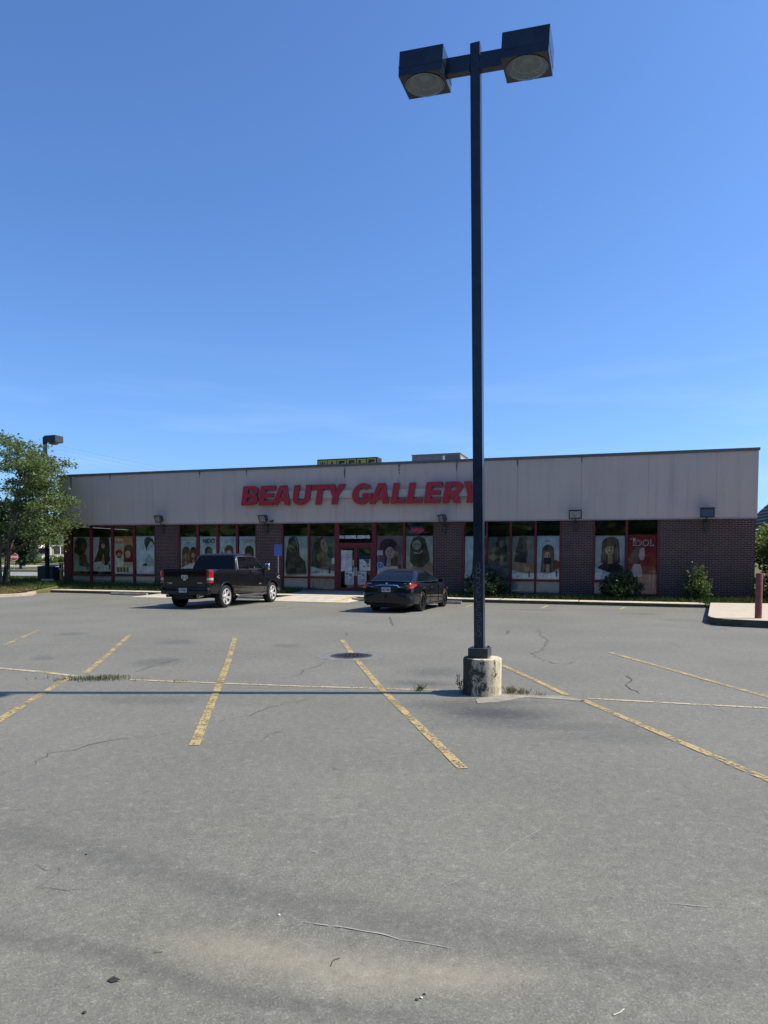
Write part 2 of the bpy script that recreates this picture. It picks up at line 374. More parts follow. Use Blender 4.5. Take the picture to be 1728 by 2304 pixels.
# kerb round the lot: verge side (low, rounded) and the raised kerb before the shop
def ribbon(mb, pts, w, h, mi=0):
    rows = [[], [], [], [], []]
    for i, p in enumerate(pts):
        a = pts[max(i - 1, 0)]; b = pts[min(i + 1, len(pts) - 1)]; d = (b - a); d.z = 0; d.normalize(); nrm = Vector((-d.y, d.x, 0))
        rows[0].append(p + Vector((0, 0, -.05))); rows[1].append(p + nrm * .015 + Vector((0, 0, h - .02))); rows[2].append(p + nrm * .035 + Vector((0, 0, h)))
        rows[3].append(p + nrm * w + Vector((0, 0, h))); rows[4].append(p + nrm * w + Vector((0, 0, -.05)))
    mb.grid(rows[:2], mi); mb.grid(rows[1:], 0)
def seg_pts(a, b, n): return [a.lerp(b, i / n) for i in range(n + 1)]
mb = MB(); vp = [Vector((x, border(x), 0)) for x in (-140, -60, -40, -30, -24, -20, -17.3)]
vp += [Vector((-16.85, 32.2, 0)), Vector((-16.6, 33.5, 0)), Vector((kL.x - .12, 35.4, 0)), Vector((kL.x - .02, kL.y - .05, 0))]
ribbon(mb, vp, .3, .13); tag(mb.build('verge_kerb', m_concrete('verge_kerb_concrete', (.30, .26, .22), (.42, .36, .29), (.2, .17, .12), .4), smooth=50), kind='structure')
mb = MB()
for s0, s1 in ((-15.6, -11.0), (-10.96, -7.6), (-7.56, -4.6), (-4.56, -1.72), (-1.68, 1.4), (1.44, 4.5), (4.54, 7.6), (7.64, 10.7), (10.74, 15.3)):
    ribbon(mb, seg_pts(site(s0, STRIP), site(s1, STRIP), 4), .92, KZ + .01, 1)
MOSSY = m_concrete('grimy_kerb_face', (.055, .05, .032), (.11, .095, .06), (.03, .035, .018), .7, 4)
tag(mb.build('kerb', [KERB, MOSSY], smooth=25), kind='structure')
# walkway in front of the doors
mb = MB(); mb.add([site(-2.6, 1.985, KZ), site(1.6, 1.985, KZ), site(1.6, .0, .2), site(-2.6, .0, .2)], [(0, 1, 2, 3)])
tag(mb.build('walkway', DKCONC), kind='structure')
# ramps
def ramp(name, s0, s1, v1, f, z=KZ):
    mb = MB(); a, b = site(s0, STRIP + .004, z), site(s1, STRIP + .004, z); c, d = site(s1, STRIP + v1, .012), site(s0, STRIP + v1, .012); e, g = site(s0 - f, STRIP + v1 * .92, .008), site(s1 + f, STRIP + v1 * .92, .008)
    a2, b2 = site(s0 - f, STRIP + .01, .008), site(s1 + f, STRIP + .01, .008)
    mb.add([a, b, c, d, e, g, a2, b2], [(0, 3, 2, 1), (0, 4, 3), (1, 2, 5), (0, 6, 4), (1, 5, 7)]); return tag(mb.build(name, CONC), kind='structure')
ramp('ramp', -1.66, 1.05, 2.45, .75); ramp('ramp', -8.3, -6.3, 2.2, .7)
mb = MB(); a, b = site(1.10, STRIP + 2.35, .012), site(1.13, STRIP + .1, KZ + .012); d = UU * .17
mb.add([a, a + d, b + d, b], [(0, 1, 2, 3)]); o = mb.build('ramp_edge_paint', m_paint('yellow_edge_paint', (.62, .47, .17), .40)); tag(o, 'yellow painted stripe along the right edge of the wheelchair ramp', 'painted stripe')
# raised pad on the right
pad = [gp(1598, 1356, .2), gp(1592.4, 1384.5, .2), gp(1600, 1388, .2), gp(1620, 1391.2, .2), gp(1645, 1392.6, .2), gp(1690, 1394.6, .2), gp(1800, 1399.5, .2), gp(2100, 1413, .2), gp(2100, 1362, .2)]
pad = [Vector((p.x, p.y, -.05)) for p in pad]
mb = MB(); rows = [[], []]; c_ = Vector((13, 25, 0))
for p in pad[:8]:
    d_ = (p - c_); d_.z = 0; d_.normalize()
    rows[0].append(p + d_ * .03); rows[1].append(p + d_ * .008 + Vector((0, 0, .238)))
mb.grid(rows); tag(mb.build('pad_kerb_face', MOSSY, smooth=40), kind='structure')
mb = MB(); mb.prism(pad, (0, 0, .25)); tag(mb.build('concrete_pad', m_concrete('pad_concrete', (.44, .38, .30), (.53, .46, .36), (.28, .23, .18), .25), bevel=.02), kind='structure')

# painted lines -----------------------------------------------------
def stripe(pts, w, m, label, z=.006, group=None):
    mb = MB(); P = [gp(*p) for p in pts]; Q = []
    for a, b in zip(P[:-1], P[1:]):
        n = max(2, int((b - a).length / .5)); Q += [a.lerp(b, i / n) for i in range(n)]
    Q.append(P[-1]); L = []; Rr = []
    for i, p in enumerate(Q):
        d = (Q[min(i + 1, len(Q) - 1)] - Q[max(i - 1, 0)]).normalized(); nn = Vector((-d.y, d.x, 0)) * (w / 2 * random.uniform(.9, 1.06))
        L.append(p + nn + Vector((0, 0, z))); Rr.append(p - nn + Vector((0, 0, z)))
    mb.grid([L, Rr]); o = mb.build('parking_line', m, fixn=False); return tag(o, label, 'parking line', group)
GL = 'yellow bay lines across the parking lot'
stripe([(292, 1429), (240, 1475), (193, 1515)], .092, YEL, 'short yellow bay line running up from the weed tuft toward the pickup', group=GL)
stripe([(156, 1525), (80, 1570), (0, 1620), (-120, 1695)], .092, YEL, 'yellow bay line running from the weed tuft off the left edge', group=GL)
stripe([(528.6, 1436), (513, 1490), (494.8, 1536.5), (437, 1678)], .10, YEL, 'nearly upright yellow bay line left of the manhole cover', group=GL)
stripe([(769, 1440), (800, 1482), (857, 1550), (1041, 1730)], .092, YEL, 'yellow bay line passing under the manhole cover', group=GL)
stripe([(1118, 1491), (1132, 1498), (1200, 1529), (1276, 1565)], .092, YEL, 'short yellow bay line just right of the concrete lamp base', group=GL)
stripe([(1310, 1575), (1480, 1648), (1728, 1755), (1800, 1787)], .092, YEL, 'yellow bay line running to the right edge in front of the lamp base', group=GL)
stripe([(1372, 1468.6), (1540, 1516), (1728, 1569), (1800, 1590)], .10, YEL, 'farthest right yellow bay line ending below the concrete pad', group=GL)
stripe([(-40, 1500), (0, 1504), (90, 1512), (172, 1522)], .10, CREAMLINE, 'thin pale cross line left of the weed tuft')
stripe([(292, 1530), (500, 1538), (700, 1545.5), (864, 1550), (1016, 1555)], .07, CREAMLINE, 'thin pale cross line between the weed tuft and the lamp base')
stripe([(1322, 1572), (1500, 1582), (1728, 1594), (1800, 1598)], .08, CREAMLINE, 'thin pale cross line right of the lamp base')
stripe([(10, 1452), (88, 1418)], .10, YELFAINT, 'very faint bay line at the far left of the lot')
stripe([(1046, 1366.5), (1064, 1361.3)], .1, CREAMLINE, 'short pale bay line at the kerb just left of the tall pole')
stripe([(1217, 1369), (1233, 1362.7)], .1, CREAMLINE, 'short pale bay line at the kerb below the middle window group')
stripe([(1394, 1371), (1407, 1366.2)], .1, CREAMLINE, 'short pale bay line at the kerb below the bush by the red poster')
stripe([(700, 1363), (756, 1357)], .1, YELFAINT, 'faded yellow hatch line nearest the foot of the ramp', group='faded hatch lines by the ramp')
stripe([(640, 1375), (800, 1353)], .1, YELFAINT, 'faded yellow hatch line in front of the ramp beside the sedan', group='faded hatch lines by the ramp')
stripe([(600, 1372), (668, 1362)], .1, YELFAINT, 'faded yellow hatch line beside the pickup front wheel', group='faded hatch lines by the ramp')

# cracks, seams and scratches in the asphalt -------------------------
CRK = m_paint('crack_dark', (.075, .075, .072), .46); SEAM = m_paint('pale_scrape', (.36, .355, .32), .49)  # cracks are dark flat strips, broken up at random
def crack(pts, w, m=CRK, name='asphalt_crack', jit=.03, z=.004):
    P = [gp(*p) for p in pts]; Q = []
    for a, b in zip(P[:-1], P[1:]):
        n = max(2, int((b - a).length / .12)); Q += [a.lerp(b, i / n) for i in range(n)]
    Q.append(P[-1]); Q = [q + Vector((random.gauss(0, jit), random.gauss(0, jit), 0)) for q in Q]; L = []; Rr = []
    for i, p in enumerate(Q):
        d = (Q[min(i + 1, len(Q) - 1)] - Q[max(i - 1, 0)]); d = d.normalized() if d.length > 1e-6 else Vector((1, 0, 0))
        nn = Vector((-d.y, d.x, 0)) * (w / 2 * random.uniform(.3, 1.3) * (0.3 if i in (0, len(Q) - 1) else 1)); L.append(p + nn + Vector((0, 0, z))); Rr.append(p - nn + Vector((0, 0, z)))
    mb = MB(); mb.grid([L, Rr]); tag(mb.build(name, m, fixn=False), kind='structure')
Z4 = lambda l: [(x / 1.92, 1400 + y / 1.92) for x, y in l]
Z5 = lambda l: [(700 + x / 1.614, 1380 + y / 1.614) for x, y in l]
Z6 = lambda l: [(x / .96, 1800 + y / .96) for x, y in l]
for l, w in [(Z4([(0, 660), (70, 635), (250, 565), (440, 520), (640, 490), (820, 455)]), .012), (Z4([(900, 437), (1070, 400), (1200, 360), (1330, 335), (1360, 310)]), .014), (Z4([(1135, 522), (1152, 490), (1172, 478), (1240, 460)]), .016),
             (Z5([(825, 60), (855, 100), (850, 120), (805, 150), (860, 180), (940, 185), (960, 172)]), .03), (Z5([(1150, 225), (1160, 245), (1145, 265), (1190, 290)]), .03), (Z5([(285, 12), (290, 30), (302, 50)]), .05),
             (Z4([(1220, 245), (1290, 225), (1400, 175), (1480, 150)]), .02), (Z4([(560, 220), (660, 190), (790, 155)]), .025), (Z6([(60, 135), (125, 150), (105, 178), (150, 190), (210, 192)]), .007),
             (Z5([(1690, 20), (1480, 60), (1380, 55)]), .03), (Z5([(1060, 205), (1150, 218)]), .02), (Z4([(430, 355), (640, 335)]), .012), (Z5([(1440, 345), (1540, 358)]), .018), (Z4([(1490, 60), (1505, 42)]), .04), (Z4([(1430, 630), (1500, 640)]), .008), (Z4([(1445, 665), (1490, 668)]), .007), (Z5([(70, 560), (130, 570)]), .008), (Z5([(710, 62), (720, 75)]), .05), (Z5([(1280, 100), (1330, 120), (1400, 125)]), .02)]:
    crack(l, w * .6)
for l, w in [(Z4([(0, 98), (200, 92), (400, 88), (740, 120), (960, 135), (1330, 165)]), .03), (Z6([(650, 262), (740, 276), (830, 293), (900, 306), (975, 320)]), .012), (Z6([(940, 198), (1010, 170), (1110, 95), (1250, 18)]), .006),
             (Z6([(190, 55), (215, 58)]), .008), (Z6([(395, 82), (415, 84), (460, 88)]), .007), (Z6([(1450, 226), (1540, 233)]), .012), (Z6([(670, 112), (690, 114)]), .01), (Z6([(880, 138), (900, 143)]), .008)]:
    crack(l, w * .75, SEAM, 'scrape_mark', .006)
# thin concrete patch beside the lamp base
mb = MB(); mb.prism([gp(*p) for p in [(1127, 1563), (1200, 1566), (1262, 1566), (1310, 1575), (1326, 1580), (1262, 1574), (1180, 1570), (1120, 1580), (1075, 1583), (1070, 1574)]], (0, 0, .006)); tag(mb.build('concrete_patch', m_concrete('worn_patch', (.20, .19, .16), (.31, .29, .23), (.13, .125, .11), .8, 6)), kind='structure')

# manhole -------------------------------------------------------------
mp = gp(791, 1476); root = empty('manhole_cover', mp, label='round dark iron manhole cover set in the lot on a yellow line', cat='manhole cover')
mb = MB(); mb.lathe([(.0, .012), (.30, .012), (.31, .008)], 32, cap0=False)
for k in range(-3, 4): mb.box((k * .07, 0, .013), (.02, .44 - abs(k) * .07, .008))
for k in range(-3, 4): mb.box((0, k * .07, .0125), (.44 - abs(k) * .07, .02, .007))
mb.build('cover', plain('cast_iron', (.035, .034, .033), .6, .5), root)
mb = MB(); mb.lathe([(.315, .003), (.315, .011), (.37, .011), (.38, .003)], 32); mb.build('rim', plain('iron_rim', (.07, .068, .064), .6, .4), root)
mb = MB(); mb.lathe([(.38, .004), (.62, .0045), (.64, .002)], 40); mb.build('collar', plain('patched_asphalt', (.15, .148, .14), .85, var=.25, scale=8), root)

# ------------------------------------------------------------------ double lamp post
pb = Vector((1.272, 9.105, 0)); root = empty('lamp_post', pb, ANG, label='tall dark square lamp post with two box heads on a stained concrete base', cat='lamp post')
mb = MB(); mb.lathe([(.247, -.1), (.247, .05), (.245, .25), (.247, .44), (.24, .462), (.225, .468), (0, .468)], 48); mb.build('concrete_base', m_pillar(), root, smooth=40)
tilt = Matrix.Rotation(R(-.93), 4, 'Y'); PT = 8.17
px0 = -.035
def PL(v): return tilt @ (Vector(v) - Vector((0, 0, .47))) + Vector((px0, 0, .47))
mb = MB(); mb.mm((px0 - .128, -.13, .466), (px0 + .128, .13, .592)); o = mb.build('base_cover', plain('base_cover_paint', (.035, .042, .05), .4, .0, spec=.5), root, bevel=.006)
mb = MB(); mb.lathe([(.016, .595), (.016, .612), (.0, .612)], 8, Matrix.Translation((px0 + .1, .06, 0))); mb.build('bolt', DKMETAL, root)
mb = MB(); w = .0625
mb.add([PL((x, y, z)) for z in (.59, PT) for x, y in ((-w, -w), (w, -w), (w, w), (-w, w))], [(0, 1, 5, 4), (1, 2, 6, 5), (2, 3, 7, 6), (3, 0, 4, 7), (4, 5, 6, 7)])
mb.build('pole', DKMETAL, root, bevel=.006)
random.seed(11); mb = MB()                                           # scratched scribbles on the pole front
for k in range(15):
    zc = .78 + k * .062; pts = []
    ph = random.uniform(0, 6); rx = random.uniform(.018, .042); rz = random.uniform(.02, .04); n = random.randint(7, 15); span = random.uniform(3.5, 7.5)
    for i in range(n):
        a = ph + span * i / n; pts.append(PL((rx * math.cos(a) + random.gauss(0, .004), -w - .0015, zc + rz * math.sin(a * random.uniform(.93, 1.07)))))
    mb.tube(pts, .0022, 4)
mb.build('graffiti', plain('scratched_paint', (.16, .19, .23), .6), root)
mb = MB()
ATILT = Matrix.Translation((-.155, -.03, 7.922)) @ Matrix.Rotation(R(2.84), 4, 'Y')
for sx in (-1, 1): mb.add([ATILT @ Vector((sx * x, y, z)) for x in (w, .37) for y in (-.05, .05) for z in (-.10, .10)], [(0, 1, 3, 2), (4, 6, 7, 5), (0, 4, 5, 1), (2, 3, 7, 6), (0, 2, 6, 4), (1, 5, 7, 3)])
mb.build('arm', DKMETAL, root, bevel=.004)
def m_frost():
    t = NT('frosted_lens'); d = t.bsdf(t.mix(t.noise(t.coord(), 30, 3), (.22, .29, .34, 1), (.33, .40, .45, 1)), .35, spec=.4); tr = t.n('ShaderNodeBsdfTransparent'); tr.inputs[0].default_value = (.8, .85, .88, 1)
    mx = t.n('ShaderNodeMixShader'); mx.inputs[0].default_value = .5; t.l(tr.outputs[0], mx.inputs[1]); t.l(d, mx.inputs[2]); return t.done(mx.outputs[0])
LENS = m_frost()
REFL = plain('lamp_reflector', (.15, .17, .18), .35, .2, var=.3, scale=9)
SUNSIDE = DKMETAL
for sx in (-1, 1):
    M = ATILT @ Matrix.Translation((sx * .648, 0, 0)); ML = M @ Matrix.Diagonal((1.1, 1, 1, 1))
    def hv(x, y, z): return M @ Vector((x, y, z))
    mb = MB(); a, d_, b, n = .283, .2365, .151, 32
    ring = [(.249 * math.cos(2 * PI * (k + .5) / n), .226 * math.sin(2 * PI * (k + .5) / n)) for k in range(n)]
    sq = []
    for cx_, cy_ in ring:
        m_ = max(abs(cx_ / .249), abs(cy_ / .226)); sq.append((cx_ / .249 / m_ * a, cy_ / .226 / m_ * d_))
    qi = {q: i for i, q in enumerate(sq)}
    for qx, qy in ((a, d_), (-a, d_), (-a, -d_), (a, -d_)):        # true corners
        i = min(range(n), key=lambda i: (sq[i][0] - qx) ** 2 + (sq[i][1] - qy) ** 2); sq[i] = (qx, qy)
    mb.grid([[hv(0, 0, b)] * n, [hv(x, y, b) for x, y in sq], [hv(x, y, -b) for x, y in sq], [hv(x, y, -b) for x, y in ring], [hv(x, y, -b + .03) for x, y in ring]], close=True)
    mb.grid([[hv(x * 1.012, y * 1.012, -.03) for x, y in sq], [hv(x * 1.012, y * 1.012, -.055) for x, y in sq]], close=True)   # seam lip
    hd = mb.build('lamp_head', DKMETAL, root)
    mb = MB(); mb.lathe([(.222, -b + .025), (.19, .0), (.12, .07), (.05, .09)], 32, ML, cap1=True); mb.lathe([(.0, -.09), (.05, -.075), (.07, -.03), (.05, .02), (.02, .06)], 16, ML, mi=1)
    mb.lathe([(.15, -b + .035), (.17, -b + .035), (.17, -b + .042), (.15, -b + .042)], 28, ML, mi=1); mb.build('reflector', [REFL, plain('lamp_bulb_glass', (.42, .43, .42), .4)], hd, smooth=40)
    mb = MB(); mb.lathe([(.226, -b - .002), (.21, -b - .020), (.15, -b - .040), (.08, -b - .050), (.0, -b - .052)], 40, ML); mb.build('lens', LENS, hd, smooth=60)
    mb = MB(); mb.lathe([(.226, -b + .002), (.231, -b - .008), (.222, -b - .014), (.217, -b + .002)], 40, ML); mb.build('lens_ring', plain('lens_ring_metal', (.17, .18, .19), .6, .1), hd, smooth=40)

# litter and weeds near the base --------------------------------------
def leafmesh(mb, p, s, mi=0, up=.5):
    d = Vector((random.gauss(0, 1), random.gauss(0, 1), random.gauss(0, .6))).normalized(); q = d.orthogonal().normalized() if random.random() < .5 else d.cross(Vector((random.random(), random.random(), random.random()))).normalized()
    mb.add([p - d * s * .5, p + q * s * .26, p + d * s * .5, p - q * s * .26], [(0, 1, 2, 3)], mi)
def blades(mb, pts, h0, h1, w, lean=.45):
    for p in pts:
        h = random.uniform(h0, h1); a = random.uniform(0, 2 * PI); d = Vector((math.cos(a), math.sin(a), 0)); t = Vector((-d.y, d.x, 0)); l = random.uniform(0, lean) * h
        ww = w * random.uniform(.6, 1.2)
        mb.add([p - t * ww, p + t * ww, p + t * ww * .6 + d * l * .35 + Vector((0, 0, h * .6)), p + d * l + Vector((0, 0, h)), p - t * ww * .6 + d * l * .35 + Vector((0, 0, h * .6))], [(0, 1, 2, 3, 4)])
def weed(px, w, n, h0, h1, label, m=None, depth=.06):
    c = gp(*px); mb = MB(); pts = [Vector((random.gauss(0, w), random.gauss(0, depth), 0)) for _ in range(n)]
    blades(mb, pts, h0, h1, .004, .9)
    o = mb.build('weed_tuft', m or GRASS, fixn=False); o.location = c; return tag(o, label, 'weeds', 'weeds growing out of the asphalt')
random.seed(5)
weed((205, 1529), .30, 420, .01, .06, 'wide flat mat of green weeds on the crossing of the painted lines', depth=.09)
weed((250, 1524), .16, 160, .01, .05, 'reddish dry weeds behind the green mat on the lines', DRY, .05)
weed((405, 1534), .05, 30, .01, .035, 'tiny weed tuft on the pale line right of the big weed mat')
weed((945, 1553), .035, 40, .03, .09, 'small weed tuft on the pale line left of the lamp base')
weed((1150, 1558), .035, 60, .03, .10, 'dry weed tuft touching the right side of the lamp base', DRY)
weed((1178, 1560), .05, 60, .02, .08, 'low dry weeds a step right of the lamp base', DRY)
weed((1215, 1563), .03, 25, .015, .05, 'smallest dry weeds at the end of the concrete patch', DRY)
root = empty('weed_plant', gp(1042, 1562) + Vector((-.01, .03, 0)), label='spindly leafy weed against the left side of the lamp base', cat='weeds')
mb = MB(); lf = MB()
for k in range(9):
    a = random.uniform(-.6, .4); h = random.uniform(.12, .3); tip = Vector((a * h - .04, random.uniform(-.05, .05), h)); st = Vector((random.uniform(-.05, .03), 0, 0))
    mb.tube([st, st.lerp(tip, .5) + Vector((0, 0, .02)), tip], .0018, 4)
    for j in range(9): leafmesh(lf, st.lerp(tip, random.uniform(.25, 1)) + Vector((random.gauss(0, .012), random.gauss(0, .012), .01)), .026)
mb.build('stem', GRASS, root); lf.build('foliage', LEAF_DK, root, fixn=False)
mb = MB(); mb.add([(-.06, 0, .0), (-.01, .02, .02), (.07, .0, .006), (.0, -.02, .004)], [(0, 1, 2), (0, 2, 3)]); o = mb.build('dead_leaf', plain('dead_leaf_brown', (.035, .03, .03), .8), fixn=False); o.location = gp(255, 2208) + Vector((0, 0, .004)); o.scale = (.45, .7, .5)
tag(o, 'dark dead leaf lying alone at the lower left of the lot', 'leaf')
def pebble(px, s, label, col=(.6, .58, .52)):
    bm = bmesh.new(); bmesh.ops.create_icosphere(bm, subdivisions=1, radius=s)
    for v in bm.verts: v.co *= random.uniform(.7, 1.25); v.co.z *= .6
    me = bpy.data.meshes.new('pebble'); bm.to_mesh(me); bm.free(); me.materials.append(plain('pebble_%d' % int(col[0] * 100), col, .8)); o = link(bpy.data.objects.new('pebble', me)); o.location = gp(*px) + Vector((0, 0, s * .4)); tag(o, label, 'pebble')
pebble((628, 2060), .008, 'small white pebble at the left end of the long pale scrape')
pebble((948, 2246), .007, 'pale pebble among dark crumbs near the bottom edge'); pebble((955, 2238), .007, 'dark crumb above the pale pebble near the bottom edge', (.04, .04, .04)); pebble((938, 2250), .007, 'dark crumb left of the pale pebble near the bottom edge', (.05, .05, .05))
pebble((194, 1923), .007, 'dark crumb alone on the left foreground asphalt', (.03, .03, .03)); pebble((190, 2280), .009, 'dark crumb by the bottom left corner below the dead leaf', (.04, .04, .04))
def twig(pts, r, label, m=DRY):
    mb = MB(); P = [gp(*p) + Vector((0, 0, .004)) for p in pts]; mb.tube(P, r, 5); tag(mb.build('twig', m), label, 'twig')
twig([(745, 2175), (750, 2162), (765, 2157)], .0018, 'short curved dry stalk on the tan dust patch'); twig([(1380, 2286), (1395, 2280), (1404, 2272)], .0025, 'pale straw scrap near the bottom edge on the right', plain('straw', (.5, .48, .42), .8))
twig([(345, 2145), (366, 2143)], .0016, 'thin dry stalk at the left end of the tan dust patch')
# ------------------------------------------------------------------ the shop
shop = empty('shop_building', A0, ANG, label='long single-storey dark brick shop with grey panel fascia and red window frames', cat='shop')
FB = lambda s: 3.535 - .0037 * s
FT = lambda s: 6.30 - .0037 * s
def B(name, mats, mb=None, parent=None, **k): return mb.build(name, mats, parent or shop, **k)
def bxs(a, b): return MB().mm(a, b)
for s0, s1 in ((-11.33, -9.94), (-5.25, -3.86), (4.03, 5.35), (9.80, 11.11), (13.77, 17.38)):
    B('brick_pier', BRICK, bxs((s0, 0, -.1), (s1, .35, 3.58)))
B('corner_panel', plain('dark_red_panel', (.085, .018, .022), .5), bxs((-17.42, -.02, -.1), (-16.93, .35, 3.62)))
B('side_wall', BRICK, bxs((17.08, .352, -.1), (17.378, 18, 3.58))); B('side_wall', BRICK, bxs((-17.41, .352, -.1), (-17.3, 18, 3.58))); B('back_wall', BRICK, bxs((-17.29, 17.7, -.1), (17.07, 17.99, 5.9)))
B('floor', plain('shop_floor', (.42, .41, .38), .4), bxs((-17.29, .36, .1), (17.07, 17.69, .22)))
B('ceiling', plain('shop_ceiling', (.6, .6, .58), .9), bxs((-17.29, .36, 3.6), (17.07, 17.69, 3.7)))
B('partition_wall', plain('shop_inner_wall', (.30, .34, .33), .9), bxs((-17.29, 5.2, .221), (17.07, 5.3, 3.59)))
B('roof', plain('roof_gravel', (.3, .29, .28), .9), bxs((-17.3, .3, 5.7), (17.05, 17.69, 5.9)))
B('base_course', DKCONC, MB().mm((-17.42, -.03, -.1), (-.95, .0, .26)).mm((1.2, -.03, -.1), (17.38, -.001, .27)))
B('door_step', DKCONC, bxs((-.94, -.4, -.1), (1.19, .0, .245)))
# fascia panels
cuts = [-17.66, -16.8, -14.15, -11.4, -8.5, -5.75, -3.1, -.4, 2.35, 5.1, 7.85, 10.6, 13.3, 15.9, 17.42]
mb = MB()
def slab(mb, s0, s1, y0, y1, za, zb, mi=0):          # panel with the slight fall of the roofline
    mb.add([(s, y, z) for s in (s0, s1) for y in (y0, y1) for z in ((za(s), zb(s)))], [(0, 1, 3, 2), (4, 6, 7, 5), (0, 4, 5, 1), (2, 3, 7, 6), (0, 2, 6, 4), (1, 5, 7, 3)], mi)
for a, b in zip(cuts[:-1], cuts[1:]): slab(mb, a + .003, b - .003, -.07, .02, FB, FT)
B('fascia', FASC, mb)
mb = MB(); slab(mb, -17.65, 17.40, .021, .2, lambda s: FB(s) + .01, FT); slab(mb, 17.1, 17.40, .2, 18, lambda s: FB(s) + .05, FT); slab(mb, -17.65, -17.35, .2, 18, lambda s: FB(s) + .05, FT)
B('parapet', plain('parapet_backing', (.12, .11, .11), .8), mb)
mb = MB(); slab(mb, -17.70, 17.46, -.10, .24, lambda s: FT(s), lambda s: FT(s) + .055); slab(mb, -17.70, 17.46, -.115, -.10, lambda s: FT(s) - .06, lambda s: FT(s) + .06)
B('coping', COPING, mb)
mb = MB(); slab(mb, -17.66, 17.42, -.085, -.071, FB, lambda s: FB(s) + .05); B('fascia_trim', plain('fascia_trim_paint', (.30, .27, .27), .6), mb)
STAIN = m_paint('dark_run_stain', (.09, .085, .08), .53)
for s, l, w in ((-16.8, .9, .07), (-14.15, .35, .05), (-8.5, .4, .05), (-5.75, .45, .05), (-.4, .7, .06), (2.35, .55, .06), (5.1, .5, .05), (7.85, .4, .05), (10.6, .3, .04)):
    mb = MB(); mb.add([(s - w, -.0725, FT(s) - .06), (s + w, -.0725, FT(s) - .06), (s + w * .3, -.0725, FT(s) - .06 - l * .8), (s - w * .3, -.0725, FT(s) - .06 - l * .8)], [(0, 1, 2, 3)]); B('rust_run', STAIN, mb)

# windows: each bay a window with its own panes
FROST = plain('frosted_panel', (.30, .37, .37), .6, var=.08); 
def window(a, b, wl, wr, lower=True, low_mat=FROST, top=3.62, bot=.26, tz=(.82, .91)):
    mb = MB(); y0, y1 = -.012, .10
    mb.mm((a, y0, bot), (a + wl, y1, top)); mb.mm((b - wr, y0, bot), (b, y1, top)); mb.mm((a + wl, y0 + .004, 3.53), (b - wr, y1, top)); mb.mm((a + wl, y0 + .004, bot), (b - wr, y1, bot + .05))
    if lower: mb.mm((a + wl, y0 + .004, tz[0]), (b - wr, y1, tz[1]))
    f = B('window', RED, mb)
    z0 = tz[1] if lower else bot + .05
    mb = MB(); mb.poly([(a + wl, .045, z0), (b - wr, .045, z0), (b - wr, .045, 3.53), (a + wl, .045, 3.53)]); mb.build('pane', GLASS, f, fixn=False)
    if lower:
        mb = MB(); mb.poly([(a + wl, .045, bot + .05), (b - wr, .045, bot + .05), (b - wr, .045, tz[0]), (a + wl, .045, tz[0])]); mb.build('pane', GLASS, f, fixn=False)
        mb = MB(); mb.mm((a + wl, .07, bot + .05), (b - wr, .085, tz[0])); mb.build('blind_panel', low_mat, f)
    return f
BAYS = []
def group(edges, mulls, **k):
    e = [edges[0]] + [(x + y) / 2 for x, y in mulls] + [edges[1]]
    for i in range(len(e) - 1):
        wl = edges[2] if i == 0 else (mulls[i - 1][1] - mulls[i - 1][0]) / 2; wr = edges[3] if i == len(e) - 2 else (mulls[i][1] - mulls[i][0]) / 2
        kk = {q: (v[i] if isinstance(v, list) else v) for q, v in k.items()}
        window(e[i] + .0005, e[i + 1] - .0005, wl, wr, **kk); BAYS.append((e[i] + wl, e[i + 1] - wr))
STRIPED = plain('striped_fabric', (.16, .15, .17), .8, var=.4, scale=6)
group((-16.92, -11.335, .03, .03), [(-15.64, -15.49), (-14.19, -14.04), (-12.76, -12.62)])
group((-9.935, -5.255, .14, .03), [(-8.77, -8.62), (-7.57, -7.44), (-6.41, -6.29)])
group((-3.855, -.90, .13, .05), [(-2.39, -2.29)], low_mat=[FROST, STRIPED])
group((1.14, 4.025, .05, .03), [(2.53, 2.64)])
group((5.355, 9.795, .11, .08), [(6.46, 6.54), (7.53, 7.62), (8.63, 8.71)])
group((11.115, 13.765, .07, .07), [(12.43, 12.52)], lower=[True, False])
# doors
mb = MB(); mb.mm((-.899, -.02, .246), (-.71, .1, 3.62)).mm((.99, -.02, .246), (1.139, .1, 3.62)).mm((-.71, -.015, 2.43), (.99, .1, 2.57)).mm((-.71, -.015, 3.53), (.99, .1, 3.62))
df = B('door_frame', RED, mb)
mb = MB(); mb.poly([(-.71, .04, 2.57), (.99, .04, 2.57), (.99, .04, 3.53), (-.71, .04, 3.53)]); mb.build('pane', GLASS, df, fixn=False)
ALU = plain('brushed_aluminium', (.5, .5, .5), .35, .8)
for a, b, hs in ((-.705, .137, 1), (.143, .985, -1)):
    mb = MB(); mb.mm((a, .0, .25), (a + .085, .06, 2.425)).mm((b - .085, .0, .25), (b, .06, 2.425)).mm((a + .085, .0, 2.33), (b - .085, .06, 2.425)).mm((a + .085, .0, .25), (b - .085, .06, .40))
    d = B('door', RED, mb, bevel=.004)
    mb = MB(); mb.poly([(a + .085, .03, .40), (b - .085, .03, .40), (b - .085, .03, 2.33), (a + .085, .03, 2.33)]); mb.build('pane', GLASS, d, fixn=False)
    x = (b - .05) if hs == 1 else (a + .05)
    mb = MB(); mb.tube([(x, 0, 1.02), (x, -.07, 1.02), (x, -.07, 1.36), (x, 0, 1.36)], .017, 8); mb.mm((x - .03, -.008, .98), (x + .03, -.001, 1.40)); mb.build('handle', ALU, d)

# wall point of a photo pixel (metres along the shop front, height)
NN = -VV
def wl(x, y, off=0.0):
    d = ray(x, y); q = A0 + NN * off; t = (q - CAM).dot(NN) / d.dot(NN); p = CAM + d * t
    return (p - A0).dot(UU), p.z

